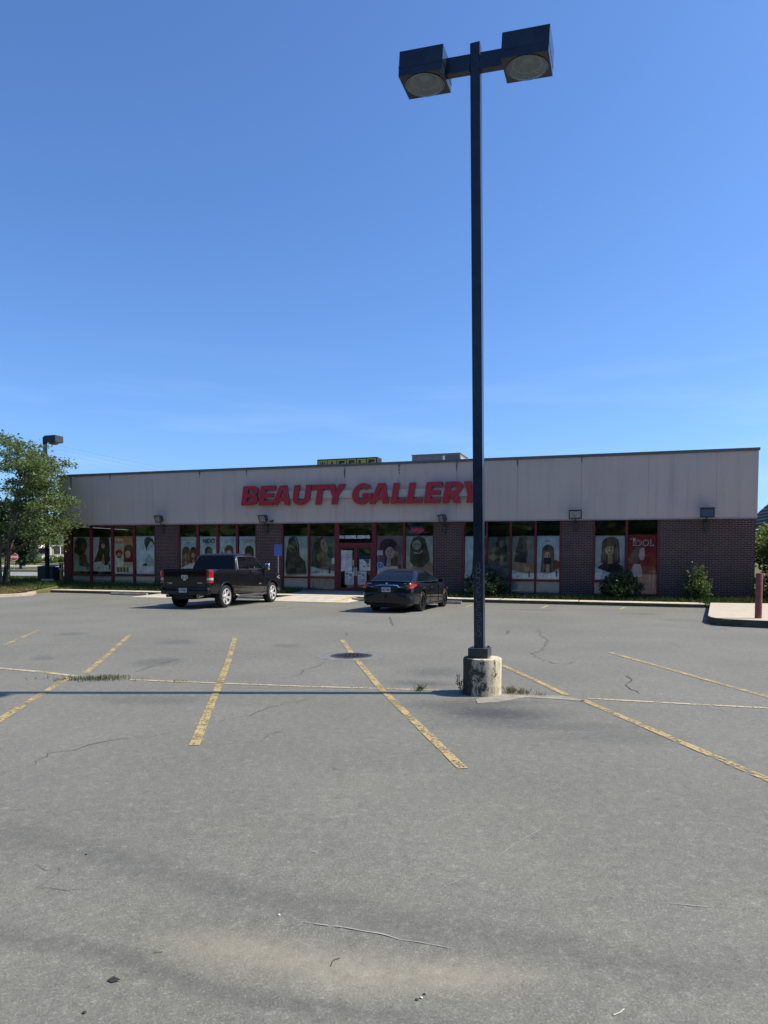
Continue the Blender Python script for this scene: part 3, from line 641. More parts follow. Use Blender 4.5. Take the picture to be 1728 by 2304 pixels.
# ------------------------------------------------------------------ sign letters
def arc(cx, cy, rx, ry, a0, a1, n=14): return [(cx + rx * math.cos(R(a0 + (a1 - a0) * i / n)), cy + ry * math.sin(R(a0 + (a1 - a0) * i / n))) for i in range(n + 1)]
def glyph(ch, w):
    h = 1.0; t = .30; b = .215                       # stem and bar thickness, heights in cap heights
    if ch == 'L': return [[(0, 0), (w, 0), (w, b), (t, b), (t, h), (0, h)]]
    if ch == 'E': return [[(0, 0), (w, 0), (w, b), (t, b), (t, .40), (w * .94, .40), (w * .94, .61), (t, .61), (t, h - b), (w, h - b), (w, h), (0, h)]]
    if ch == 'T': m = w / 2; return [[(m - t / 2, 0), (m + t / 2, 0), (m + t / 2, h - b), (w, h - b), (w, h), (0, h), (0, h - b), (m - t / 2, h - b)]]
    if ch == 'Y': m = w / 2; return [[(m - t / 2, 0), (m + t / 2, 0), (m + t / 2, .40), (w + .04, h), (w - .30, h), (m, .62), (.30, h), (-.04, h), (m - t / 2, .40)]]
    if ch == 'A':
        m = w / 2; return [[(-.05, 0), (.24, 0), (.30, .2), (w - .30, .2), (w - .24, 0), (w + .05, 0), (m + .19, h), (m - .19, h)], [(.355, .40), (m, .80), (w - .355, .40)]]
    if ch == 'U': 
        m = w / 2; r = m; ri = w / 2 - t + .02
        return [[(0, h)] + arc(m, .40, r, .42, 180, 360) + [(w, h), (w - t, h)] + arc(m, .40, ri, .19, 360, 180) + [(t, h)]]
    if ch == 'B':
        return [[(0, 0), (w * .55, 0)] + arc(w - .31, .29, .31, .29, -90, 70) + arc(w - .33, .75, .29, .25, -50, 90) + [(0, h)], [(t, .19)] + arc(w - .36, .295, .08, .105, -90, 90, 8) + [(t, .40)], [(t, .60)] + arc(w - .38, .705, .08, .10, -90, 90, 8) + [(t, .81)]]
    if ch == 'R':
        return [[(0, 0), (t, 0), (t, .36), (w * .42, .36), (w - .34, 0), (w + .02, 0), (w - .2, .42)] + arc(w - .31, .71, .29, .29, -50, 90) + [(0, h)], [(t, .57)] + arc(w - .37, .69, .085, .115, -90, 90, 8) + [(t, .80)]]
    if ch == 'G':
        m = w / 2; o = arc(m, .5, m, .52, 38, 335, 30); i = arc(m + .01, .5, m - .29, .30, 335, 48, 26)
        return [o[:-1] + [(w, .10), (w, .53), (m + .02, .53), (m + .02, .34), (w - .29, .34), (w - .29, .27)] + i[2:]]
sign = empty('shop_sign', A0, ANG, label='big red slanted channel letters reading BEAUTY GALLERY on the grey fascia', cat='shop sign')
LFACE = plain('red_acrylic_face', (.36, .013, .026), .38, spec=.45, var=.06); LRET = plain('letter_return_metal', (.16, .13, .13), .35, .6)
CH = [('B', 73, 178), ('E', 190, 286), ('A', 284, 392), ('U', 412, 525), ('T', 530, 644), ('Y', 642, 748), ('G', 806, 938), ('A', 936, 1050), ('L', 1072, 1166), ('L', 1178, 1280), ('E', 1293, 1400), ('R', 1418, 1540), ('Y', 1546, 1652)]
SHEAR = .15; OFF = .30
mb = MB(); sa, sb = wl(600, 1113)[0], wl(1062, 1110)[0]
slab(mb, sa, sb, -.17, -.072, lambda s: 4.715 - .011 * s, lambda s: 5.09 - .0105 * s); mb.build('raceway', plain('raceway_cream', (.47, .41, .36), .6), sign)
for ch, x0, x1 in CH:
    X0, X1 = 520 + x0 / 2.9625, 520 + x1 / 2.9625; yb = 1010 + (378 - (x0 - 65) * .0122) / 2.9625; yt = 1010 + (250 - (x0 - 65) * .023) / 2.9625
    s0, z0 = wl(X0, (yb + yt) / 2, OFF); s1 = wl(X1, (yb + yt) / 2, OFF)[0]; z0 = wl(X0, yb, OFF)[1]; z1 = wl(X0, yt, OFF)[1]; h = z1 - z0
    loops = [[((p[0] + SHEAR * (p[1] - .5)) * h, p[1] * h) for p in lp] for lp in glyph(ch, (s1 - s0) / h)]
    M = Matrix.Translation((s0, -OFF + .065, z0)) @ Matrix.Rotation(R(90), 4, 'X')
    mb = MB(); outline_mesh(mb, loops, .13, M, 0, 1)
    # dark trim-cap edge: a slightly larger slab just behind the face
    o = mb.build('letter', [LFACE, LRET], sign, fixn=False)

# ------------------------------------------------------------------ wall flood lights
FLBODY = plain('flood_light_housing', (.028, .03, .034), .5); FLGLASS = plain('flood_light_glass', (.25, .25, .24), .25, spec=.5, var=.35, scale=14)
def flood(s, z, yaw, pitch, lab, w=.40, glass=FLGLASS):
    r = empty('flood_light', site(s, 0, 0), ANG, label=lab, cat='flood light', group='flood lights above the brick piers')
    M = Matrix.Translation((0, -.36, z)) @ Matrix.Rotation(R(yaw), 4, 'Z') @ Matrix.Rotation(R(pitch), 4, 'X')
    mb = MB(); hw, hh = w / 2, .19
    fr = [(-hw, -.12, -hh), (hw, -.12, -hh), (hw, -.12, hh), (-hw, -.12, hh)]; inn = [(x * .86, -.12, zz * .78) for x, _, zz in fr]; inb = [(x * .84, -.10, zz * .76) for x, _, zz in fr]; bk = [(x * .8, .10, zz * .6) for x, _, zz in fr]
    mb.grid([[M @ Vector(p) for p in q] for q in (inb, inn, fr, [(x, -.06, zz) for x, _, zz in fr], bk, [(0, .10, 0)] * 4)], close=True)
    mb.box((0, -.145, hh + .005), (w + .03, .09, .014), M=M)
    h = mb.build('housing', FLBODY, r)
    mb = MB(); mb.poly([M @ Vector((x, -.104, zz)) for x, _, zz in inn]); mb.build('glass', glass, h, fixn=False)
    mb = MB(); mb.tube([M @ Vector((0, .03, -hh + .05)), (0, -.33, z - .20), (0, -.22, z - .30), (0, -.12, z - .36), (0, -.09, z - .36)], .022, 8); mb.mm((-.07, -.10, z - .62), (.07, 0, z - .30)); mb.mm((-.045, -.06, z - .75), (.045, 0, z - .62)); mb.build('bracket', FLBODY, r)
for px, yaw, pit, lab, g in [((357, 1167), -22, 14, 'flood light on the leftmost brick pier, angled to the left', FLGLASS), ((592, 1166), -25, 20, 'flood light above the pier behind the blue parking sign', FLGLASS), ((996, 1165), -55, 22, 'flood light turned sharply sideways above the pier behind the sedan', FLGLASS),
                               ((1294.5, 1157), 0, 6, 'flood light facing straight out on the pier left of the red poster windows', FLGLASS), ((1591, 1154), 4, -4, 'dark-glassed flood light on the blank brick wall at the right end', plain('dark_flood_glass', (.05, .052, .06), .2))]:
    s, z = wl(*px, .42); flood(s, z, yaw, pit, lab, .54, g)
s, z = wl(611, 1173, .15); r = empty('security_camera', site(s, 0, 0), ANG, label='small dark security camera beside a flood light near the blue parking sign', cat='camera')
mb = MB(); mb.mm((-.05, -.05, z - .22), (.05, 0, z - .12)).tube([(0, -.03, z - .12), (0, -.10, z - .03)], .015, 6); mb.build('mount', FLBODY, r); mb = MB(); mb.tube([(-.09, -.2, z), (.07, -.06, z + .03)], .045, 10); mb.build('housing', FLBODY, r)

# ------------------------------------------------------------------ posters behind the glass
_ink = {}
def ink(c):
    c = tuple(min(.78, x * (1.6 if sum(c) > .5 else 1.3)) for x in c)
    if c in _ink: return _ink[c]
    t = NT('print_ink'); o = t.coord(); n = t.noise(t.mapping(o, (16, 1, 3.2)), 1, 5, .7, .8); n2 = t.noise(o, 2.2, 5, .6)
    f = t.math('ADD', t.math('MULTIPLY', n, .6), t.math('MULTIPLY', n2, .4)); dark = sum(c) < .35
    v = .6 if dark else .24
    col = t.mix(t.ramp(f, .36, .64), c4([x * (1 - v) for x in c]), c4([min(1, x * (1 + v) + (w_ if dark else 0)) for x, w_ in zip(c, (.045, .030, .020))]))
    _ink[c] = t.done(t.bsdf(col, .55, spec=.3)); return _ink[c]
def poster(s0, s1, z0, z1, bg, shapes, label, name='poster', cat='poster', y=.078, group=None):
    o = None; mats = [ink(bg)]; idx = {bg: 0}; w, h = s1 - s0, z1 - z0; mb = MB(); k = 0
    if name == 'round_sticker': mb.prism([(w / 2 + w / 2 * math.cos(2 * PI * i / 24), 0, h / 2 + h / 2 * math.sin(2 * PI * i / 24)) for i in range(24)], (0, .004, 0))
    else: mb.mm((0, 0, 0), (w, .004, h))
    def mi(c):
        if c not in idx: idx[c] = len(mats); mats.append(ink(c))
        return idx[c]
    for sh in shapes:
        k += 1; yy = -.0008 * k
        if sh[0] == 'e': pts = [(min(max(sh[1] + sh[3] * math.cos(2 * PI * i / 22), 0), 1), min(max(sh[2] + sh[4] * math.sin(2 * PI * i / 22), 0), 1)) for i in range(22)]; mb.poly([(x * w, yy, q * h) for x, q in pts], mi(sh[5]))
        elif sh[0] == 'p': mb.poly([(x * w, yy, q * h) for x, q in sh[1]], mi(sh[2]))
        elif sh[0] == 't': add_text(mb, sh[1], Matrix.Translation((sh[2] * w, yy, sh[3] * h)) @ Matrix.Rotation(R(90), 4, 'X'), sh[4], mi(sh[5]), offset=sh[6] if len(sh) > 6 else .004)
    o = mb.build(name, mats, fixn=False); o.location = site(s0, -y, z0); o.rotation_euler = (0, 0, ANG); return tag(o, label, cat, group)
def hairshape(cx, top, w, bot, flare=1.2, n=9):           # long hair with a round crown
    a = [(cx + w * math.cos(R(t)), top - w * .55 + w * .55 * math.sin(R(t))) for t in range(0, 181, 20)]
    return [(cx + w * flare, bot)] + [(cx + w * 1.05, (top + bot) / 2)] + a + [(cx - w * 1.05, (top + bot) / 2), (cx - w * flare, bot)]
def clampp(l): return [(min(max(x, 0), 1), min(max(y, 0), 1)) for x, y in l]
def woman(cx, top, w, bot, hair, skin, cloth, flare=1.2, prof=0, bangs=True, sh=True):
    fy = top - w * .95 - .02; q = []
    if sh: q.append(('p', clampp([(cx - .5, 0.02), (cx - .42, bot * .75), (cx - .1, bot + .06), (cx + .12, bot + .06), (cx + .44, bot * .75), (cx + .5, .02)]), cloth))
    q.append(('p', clampp(hairshape(cx, top, w, bot, flare)), hair))
    hl = tuple(min(1, c * 2.2 + .02) for c in hair)
    for u in (-.82, -.62, .66, .86): q.append(('p', clampp([(cx + u * w, bot + .06), (cx + u * w * 1.02, (top + bot) / 2), (cx + u * w * .75, top - w * .3), (cx + u * w * .9, (top + bot) / 2), (cx + u * w * .92, bot + .06)]), hl))
    q.append(('p', clampp([(cx - .07 + prof * .06, fy - .12), (cx + .07 + prof * .06, fy - .12), (cx + .09, bot - .02), (cx - .09, bot - .02)]), tuple(c * .8 for c in skin)))
    q.append(('e', cx + prof * w * .45, fy, w * .52, w * .42, skin))
    q.append(('e', cx + prof * w * .45 + w * .26, fy - .02, w * .24, w * .34, tuple(c * .72 for c in skin))); q.append(('e', cx + prof * w * .45 - w * .02, fy - w * .06, w * .06, w * .12, tuple(min(1, c * 1.2) for c in skin)))
    dk = tuple(c * .35 for c in skin); q.append(('e', cx + prof * w * .45 - w * .2, fy + .02, w * .12, .012, dk)); q.append(('e', cx + prof * w * .45 + w * .2, fy + .02, w * .12, .012, dk)); q.append(('e', cx + prof * w * .5, fy - w * .22, w * .17, .013, (.34, .05, .06)))
    for u in (-.2, .2): q.append(('p', clampp([(cx + prof * w * .45 + (u - .14) * w, fy + .045), (cx + prof * w * .45 + u * w, fy + .058), (cx + prof * w * .45 + (u + .14) * w, fy + .045), (cx + prof * w * .45 + u * w, fy + .05)]), dk))
    if bangs: q.append(('p', clampp([(cx - w * .75, fy + w * .08), (cx - w * .6, top - .06), (cx, top - .02), (cx + w * .6, top - .06), (cx + w * .75, fy + w * .08), (cx + w * .2, fy + w * .26), (cx - w * .3, fy + w * .24)]), hair))
    return q
G0 = (.33, .37, .35); SK = (.34, .20, .13); SKL = (.46, .30, .21); BK = (.022, .021, .021); BR = (.055, .035, .025); BRL = (.13, .085, .055); WH = (.55, .58, .57); SKD = (.10, .07, .055)
bottle = lambda x, y: [('p', [(x - .04, y), (x + .05, y), (x + .05, y + .12), (x + .015, y + .15), (x + .015, y + .19), (x - .015, y + .19), (x - .015, y + .15), (x - .04, y + .12)], (.03, .045, .05))]
PB, PT2 = 1.10, 2.95
P = [b for b in BAYS]
poster(P[0][0] + .05, P[0][1] - .03, 1.05, 2.97, (.27, .31, .29), [('p', [(.33, .2), (.36, .5), (.72, .5), (.80, .30), (.97, .18), (.9, .1), (.4, .16)], SKD), ('e', .46, .76, .37, .22, BK), ('e', .40, .62, .33, .15, BK), ('e', .62, .72, .14, .1, SKD)] + bottle(.84, .05) + [('p', [(.08, .05), (.3, .05), (.3, .13), (.08, .13)], (.30, .32, .22))],
       'grey poster of a model with a big round black hairstyle, leftmost window')
poster(P[1][0] + .02, P[1][1] - .02, 1.06, 2.95, (.36, .41, .41), [('p', [(0, .25), (.05, .25), (.34, 1), (.4, 1), (.4, .1), (.0, .1)], (.40, .45, .45)), ('p', clampp([(.04, .26), (.28, .62), (.36, 1), (.85, 1), (.9, .6), (.8, .19), (.6, .18), (.5, .3)]), BK), ('e', .54, .74, .10, .075, SKL), ('p', [(.44, .22), (.62, .22), (.58, .5), (.5, .5)], SK), ('e', .3, .10, .09, .015, (.1, .12, .14))] + bottle(.88, .06) + bottle(.86, .3),
       'poster of very long straight black hair on pale grey, second window from left')
poster(P[2][0] + .01, P[2][1] - .01, .93, 2.98, (.42, .43, .40), [('p', [(0, .84), (1, .84), (1, 1), (0, 1)], (.42, .15, .05)), ('p', [(.5, .6), (1, .6), (1, .84), (0, .84), (0, .8)], (.40, .24, .14)), ('p', [(0, .45), (.5, .45), (.5, .8), (0, .8)], (.42, .36, .29)), ('e', .24, .56, .19, .09, (.28, .03, .02)), ('p', [(.14, .42), (.34, .42), (.36, .54), (.14, .54)], SKD), ('e', .24, .52, .1, .05, SK)] +
       [('p', [(.4, .18), (.46, .3), (.6, .36), (.8, .36), (1, .26), (1, .18)], (.40, .32, .26)), ('p', clampp(hairshape(.74, .78, .25, .32, 1.0)), (.13, .025, .03)), ('e', .70, .53, .14, .1, SKL), ('p', clampp([(.5, .6), (.56, .74), (.74, .77), (.88, .68), (.74, .62)]), (.16, .05, .04))] +
       [('p', [(.13 + i * .16, .05), (.26 + i * .16, .05), (.26 + i * .16, .18), (.13 + i * .16, .18)], (.10, .05 + .02 * (i % 2), .04)) for i in range(4)] + [('t', 'Ultra', .03, .875, .26, (.68, .66, .6), .012), ('p', [(.48, .88), (.9, .88), (.9, .96), (.48, .96)], (.45, .22, .08))],
       'orange-topped poster lettered Ultra with red-haired models')
poster(P[3][0] + .02, P[3][1] - .02, .94, 2.98, (.44, .49, .50), [('p', [(.3, .2), (.55, .42), (.62, .55), (.75, .50), (.95, .32), (1, .22)], (.34, .38, .38)), ('p', [(.44, .9), (.52, .97), (.72, .98), (.88, .92), (.95, .82), (.92, .74), (.86, .84), (.76, .86), (.7, .78), (.6, .72), (.54, .58), (.50, .72), (.42, .8)], (.035, .045, .05)), ('p', [(.56, .6), (.62, .75), (.76, .86), (.86, .84), (.9, .74), (.93, .66), (.86, .6), (.84, .54), (.7, .54), (.64, .5)], (.46, .50, .49)), ('e', .82, .73, .05, .012, (.08, .09, .1)), ('p', [(.05, .04), (.95, .04), (.95, .2), (.05, .2)], (.5, .52, .50)), ('p', [(.3, .22), (.5, .3), (.62, .22)], (.05, .055, .05))],
       'pale blue-grey poster of a short-haired profile beside the left brick pier')
poster(P[4][0] + .02, P[4][1] - .02, .95, 2.93, (.37, .42, .40), [('p', [(.2, .90), (.85, .90), (.85, .925), (.2, .925)], (.2, .23, .22)), ('e', .5, .84, .17, .015, (.10, .12, .13)), ('p', [(.35, .78), (.65, .78), (.65, .795), (.35, .795)], (.2, .23, .22))] + woman(.33, .74, .24, .22, BRL, SK, BR, 1.1) + woman(.79, .73, .20, .3, BR, SKL, SKL, 1.0) + [('p', [(0, 0), (0, .17), (.9, .32), (1, .32), (1, 0)], (.42, .46, .46)), ('p', [(.25, .08), (.75, .1), (.75, .13), (.25, .11)], (.15, .17, .18))],
       'pale poster of two women with long wavy hair above the truck bed')
poster(P[5][0] + .02, P[5][1] - .02, .95, 2.93, (.40, .46, .46), woman(.52, .74, .23, .3, BK, SK, BK, 1.05, .15) + [('t', 'NEXT', .17, .83, .30, (.02, .02, .022), .012), ('p', [(.3, .78), (.75, .78), (.75, .788), (.3, .788)], (.2, .22, .22))],
       'white poster lettered NEXT with a dark-haired model')
poster(P[6][0] + .02, P[6][1] - .02, .95, 2.93, (.40, .46, .47), [('e', .55, .64, .27, .14, BRL), ('e', .42, .54, .15, .10, BRL), ('e', .70, .55, .15, .09, BRL)] + [('e', .57, .55, .14, .10, SKL), ('p', [(.3, .2), (.42, .40), (.72, .4), (.85, .2)], SKL), ('t', 'curly', .24, .84, .32, (.22, .25, .28), .004)],
       'pale poster lettered curly with a short brown curled hairstyle')
poster(P[7][0] + .02, P[7][1] - .02, .95, 2.93, (.42, .46, .48), woman(.6, .76, .27, .2, BK, SKL, BK, 1.05) + [('t', 'Yaki', .16, .83, .29, (.20, .24, .27), .003), ('t', 'Pro', .58, .83, .29, (.38, .26, .12), .006)],
       'pale poster lettered Yaki Pro with a black bob, beside the second brick pier')
poster(P[8][0] + .02, P[8][1] - .02, .93, 2.92, (.34, .38, .35), [('p', clampp([(.1, .0), (.04, .3), (.12, .7), (.2, .95), (.36, 1), (.52, .98), (.62, .8), (.66, .5), (.9, .35), (.95, .05)]), (.045, .045, .038)), ('e', .36, .78, .15, .09, (.17, .14, .11)), ('p', [(.42, .98), (.5, .96), (.6, .7), (.57, .68), (.48, .88)], (.25, .24, .21)), ('p', [(.25, .38), (.6, .34), (.62, .42), (.3, .48)], (.12, .10, .085)), ('p', [(.12, .2), (.7, .12), (.75, .2), (.2, .3)], (.08, .075, .065))] + bottle(.86, .04),
       'dim olive poster of long brown hair directly right of the blue parking sign')
poster(P[9][0] + .02, P[9][1] - .02, .96, 2.9, (.15, .17, .15), [('p', [(0, 0), (1, 0), (1, .12), (.5, .16), (0, .24)], (.36, .40, .38)), ('p', clampp([(.05, .25), (.1, .7), (.2, .95), (.5, .97), (.62, .85), (.55, .6), (.52, .3), (.4, .18)]), (.035, .032, .026)), ('p', [(.44, .9), (.58, .96), (.66, .86), (.66, .78), (.73, .73), (.68, .7), (.7, .64), (.6, .6), (.5, .62), (.42, .76)], (.28, .20, .15)), ('e', .52, .81, .05, .02, (.04, .03, .03)), ('p', [(.48, .6), (.62, .58), (.68, .25), (.5, .2)], (.17, .12, .09)), ('p', [(.72, .72), (.92, .7), (.9, .4), (.7, .5)], (.03, .035, .06)), ('p', [(.06, .05), (.3, .08), (.3, .13), (.06, .1)], (.2, .25, .33))] + bottle(.78, .06),
       'dark poster of a long-haired model in profile, left of the doors')
poster(P[10][0] + .02, P[10][1] - .02, .98, 2.9, (.22, .14, .16), [('p', [(0, .0), (.34, 0), (.34, .45), (0, .5)], (.12, .12, .16))] + woman(.45, .93, .34, .25, (.05, .025, .03), (.38, .27, .27), (.40, .42, .44), 1.0, .35, False) + [('p', [(.7, .55), (.95, .55), (.95, .75), (.7, .75)], (.16, .10, .12)), ('p', [(.82, .05), (.93, .05), (.93, .3), (.82, .3)], (.1, .05, .06))],
       'pinkish poster of a smiling dark-haired woman, right of the doors')
poster(P[11][0] + .02, P[11][1] - .02, .98, 2.88, (.33, .34, .29), [('p', [(.2, .05), (.25, .25), (.9, .36), (1, .28), (1, .05)], (.24, .17, .14)), ('p', clampp([(.15, .35), (.15, .75), (.28, .96), (.5, 1), (.7, .93), (.84, .6), (.88, .4), (.6, .22), (.3, .25)]), (.05, .05, .042)), ('e', .40, .78, .17, .12, (.30, .27, .22)), ('e', .35, .80, .05, .012, BK), ('e', .47, .80, .05, .012, BK), ('p', [(.28, .6), (.5, .58), (.62, .66), (.6, .62), (.5, .56), (.3, .57)], (.42, .43, .42)), ('p', [(.2, .4), (.3, .3), (.55, .3), (.5, .46)], (.03, .035, .03))],
       'beige poster of a brown-haired model under the neon sign')
poster(P[12][0] + .02, P[12][1] - .02, .95, 2.85, (.42, .47, .48), [('p', clampp([(.35, .1), (.4, .6), (.55, .95), (.8, 1), (1, .95), (1, .1)]), (.08, .07, .055)), ('e', .8, .72, .16, .12, SK)], 'pale poster half hidden behind the tall lamp pole')
poster(P[13][0] + .02, P[13][1] - .02, .95, 2.82, (.13, .15, .14), [('p', [(.0, .3), (1, .38), (1, .48), (0, .46)], (.18, .15, .12)), ('p', [(.55, .95), (.72, .97), (.76, .8), (.7, .7), (.58, .72)], (.24, .17, .13)), ('p', clampp([(.3, .4), (.35, .85), (.5, 1), (.8, 1), (.9, .7), (.85, .4)]), (.03, .035, .035)), ('e', .62, .82, .11, .09, (.2, .15, .12)), ('p', [(.5, .3), (.6, .6), (.68, .6), (.72, .3)], (.22, .17, .14))], 'dark green poster just right of the tall lamp pole')
poster(P[14][0] + .02, P[14][1] - .02, .94, 2.84, (.20, .21, .19), [('p', [(.0, .0), (1, 0), (1, .13), (.5, .16), (0, .22)], (.46, .50, .50)), ('p', [(0, .2), (.7, .12), (1, .16), (1, .34), (0, .36)], (.26, .18, .11)), ('p', clampp([(.05, .4), (.2, .75), (.3, .97), (.6, 1), (.8, .9), (.72, .7), (.66, .36)]), (.10, .085, .07)), ('p', [(.64, .92), (.82, .9), (.86, .8), (.92, .74), (.86, .72), (.87, .66), (.74, .62), (.66, .7)], (.28, .23, .19)), ('p', [(.08, .4), (.62, .38), (.66, .62), (.2, .66)], (.03, .035, .045)), ('p', [(.05, .1), (.3, .14), (.3, .18), (.05, .16)], (.15, .25, .42)), ('e', .26, .06, .07, .012, (.03, .08, .25))] + bottle(.78, .03), 'poster of grey-brown hair in profile above a white table edge')
poster(P[15][0] + .02, P[15][1] - .02, .93, 2.84, (.40, .44, .45), [('e', .5, .88, .14, .012, (.15, .17, .18)), ('p', [(.6, .3), (.85, .46), (1, .4), (1, .25), (.6, .2)], (.30, .06, .06))] + woman(.5, .80, .27, .15, (.11, .085, .06), SKL, (.30, .22, .14), 1.25, -.2, False, False) + [('p', [(.3, .35), (.62, .35), (.62, .5), (.3, .5)], (.035, .035, .05)), ('p', [(.4, .0), (.1, 0), (.1, .05), (.9, .2), (1, .2), (1, 0)], (.46, .5, .5))] + bottle(.88, .06), 'pale poster of long brown hair with a red sleeve beside the fourth pier')
poster(P[16][0] + .02, P[16][1] - .02, .95, 2.83, (.35, .37, .35), woman(.52, .98, .29, .38, (.085, .07, .055), SKL, BK, 1.15, -.25) + [('p', [(0, 0), (1, 0), (1, .14), (.5, .16), (0, .28)], (.44, .47, .46))], 'grey poster of a straight bob with a fringe behind the big bush')
poster(P[17][0] + .02, P[17][1] - .02, .38, 2.86, (.24, .022, .028), [('p', [(0, .12), (1, .22), (1, .45), (0, .48)], (.30, .10, .07)), ('p', clampp([(.02, .5), (.12, .68), (.24, .78), (.5, .8), (.6, .72), (.46, .58), (.3, .5)]), (.20, .12, .12)), ('p', [(.42, .76), (.56, .79), (.60, .72), (.58, .68), (.62, .64), (.57, .62), (.58, .58), (.46, .56), (.38, .64)], (.40, .31, .31)), ('p', [(.1, .36), (.2, .5), (.45, .5), (.52, .36), (.5, .28), (.2, .28)], (.42, .35, .33)), ('t', 'iDOL', .17, .815, .36, (.66, .6, .58), .016), ('t', 'iDOL', .176, .821, .348, (.22, .03, .035), .002), ('p', [(.17, .93), (.22, .955), (.27, .935), (.245, .915), (.27, .89), (.22, .905), (.185, .89), (.2, .915)], (.6, .55, .53)), ('p', [(.78, .1), (.8, .1), (.8, .34), (.78, .34)], (.4, .3, .28)), ('p', [(.9, .1), (.92, .1), (.92, .34), (.9, .34)], (.4, .3, .28))],
       'red poster lettered iDOL with a woman in profile')
# notices on the doors and beside them
def pxr(x0, y0, x1, y1): a = wl(x0, y1); b = wl(x1, y0); return a[0], b[0], a[1], b[1]
Z = lambda x, y: (700 + x / 8.295, 1175 + y / 8.295)
def notice(x0, y0, x1, y1, bg, shapes, label, y=.05, cat='notice'):
    a = Z(x0, y0); b = Z(x1, y1); r = pxr(a[0], a[1], b[0], b[1]); poster(*r, bg, shapes, label, 'paper_notice', cat, y)
lines = lambda c, ys, x0=.15, x1=.85: [('p', [(x0, q), (x1, q), (x1, q + .022), (x0, q + .022)], c) for q in ys]
PW = (.50, .54, .58); BL = (.10, .12, .30)
notice(524, 525, 762, 915, PW, lines((.25, .28, .32), (.9, .8), .25, .75) + lines((.28, .32, .45), (.68, .63, .58, .53, .44, .38, .30, .24, .18, .12)), 'large white paper notice on the left door', .035)
notice(625, 920, 795, 1165, (.46, .49, .60), lines(BL, (.58,), .04, .96) + [('e', .25, .82, .12, .07, (.06, .06, .18)), ('p', [(.45, .7), (.5, .92), (.55, .74), (.62, .95), (.66, .74), (.74, .92), (.78, .68), (.68, .62)], (.14, .12, .40))] + lines(BL, (.40, .34, .22, .12)), 'blue printed paper notice low on the left door', .033)
notice(862, 920, 1028, 1165, (.46, .49, .60), lines(BL, (.58,), .04, .96) + [('e', .25, .82, .12, .07, (.06, .06, .18)), ('p', [(.45, .7), (.5, .92), (.55, .74), (.62, .95), (.66, .74), (.74, .92), (.78, .68), (.68, .62)], (.14, .12, .40))] + lines(BL, (.40, .34, .22, .12)), 'blue printed paper notice low on the right door', .035)
notice(895, 690, 1120, 905, (.46, .52, .52), [('p', [(.3, .98), (.85, .98), (.8, .7), (.7, .55), (.6, .7), (.45, .85)], (.06, .16, .18)), ('p', [(.05, .55), (.3, .75), (.5, .6), (.35, .45)], (.55, .58, .56)), ('e', .38, .38, .08, .04, BK), ('e', .75, .42, .1, .05, BK)], 'teal and white picture notice on the right door', .035)
notice(372, 668, 440, 780, (.42, .48, .46), lines((.3, .34, .34), (.7, .5, .3)), 'small pale sheet at the edge of the dark poster left of the doors', .06)
notice(768, 708, 792, 808, (.46, .5, .5), lines((.3, .34, .34), (.6, .3)), 'narrow pale sticker strip beside the left door handle', .0345)
notice(1222, 525, 1328, 615, (.46, .49, .48), [('e', .5, .5, .3, .3, (.22, .26, .26)), ('e', .5, .5, .22, .2, (.4, .44, .43))], 'square pale sticker on the pinkish poster', .06, 'sticker')
x, y = Z(1282, 808); s, z = wl(x, y); poster(s - .17, s + .17, z - .17, z + .17, (.10, .2, .36), [('e', .5, .5, .5, .5, (.30, .40, .48)), ('e', .5, .5, .42, .42, (.07, .18, .36)), ('p', [(.3, .4), (.5, .7), (.7, .4), (.5, .5)], (.35, .42, .5))], 'round blue sticker at the lower left of the pinkish poster', 'round_sticker', 'sticker', .06)
# address lettering on the transom glass
a = Z(515, 303); b = Z(1095, 258); s0, s1, z0, z1 = pxr(a[0], b[1], b[0], a[1])
mb = MB(); me = text_mesh('6101 COLONEL GLENN RD', .20, offset=.012); ww = max(v.co.x for v in me.vertices); 
mb.add([(v.co.x / ww * (s1 - s0), 0, v.co.y) for v in me.vertices], [list(p.vertices) for p in me.polygons]); o = mb.build('address_lettering', plain('vinyl_white', (.62, .62, .6), .5), fixn=False); o.location = site(s0, -.036, z0); o.rotation_euler = (0, 0, ANG); tag(o, 'white street number and street name lettered on glass above the doors', 'lettering')
# neon
def m_emit(name, c, s):
    t = NT(name); e = t.n('ShaderNodeEmission'); e.inputs[0].default_value = c4(c); e.inputs[1].default_value = s; return t.done(e.outputs[0])
x0, x1 = wl(920.5, 1192)[0], wl(949.5, 1192)[0]; za, zb = wl(935, 1200.5)[1], wl(935, 1184.5)[1]
r = empty('neon_sign', site((x0 + x1) / 2, 0, (za + zb) / 2), ANG, label='small neon sign with red letters OPEN in a blue outline', cat='neon sign'); w, h = x1 - x0, zb - za
mb = MB(); mb.mm((-w / 2, .09, -h / 2), (w / 2, .11, h / 2)); mb.build('backing', plain('neon_backing', (.03, .03, .09), .5), r)
mb = MB(); q = [(-w / 2 + .03, .075, -h / 2 + .03), (w / 2 - .03, .075, -h / 2 + .03), (w / 2 - .03, .075, h / 2 - .03), (-w / 2 + .03, .075, h / 2 - .03)]; mb.tube(q + [q[0]], .014, 6); mb.build('border_tube', m_emit('neon_blue', (.10, .09, .75), .13), r)
mb = MB(); add_text(mb, 'OPEN', Matrix.Translation((-w * .36, .07, -.085)) @ Matrix.Rotation(R(90), 4, 'X'), .235, offset=.008); mb.build('letter_tube', m_emit('neon_red', (.85, .06, .12), .14), r, fixn=False)

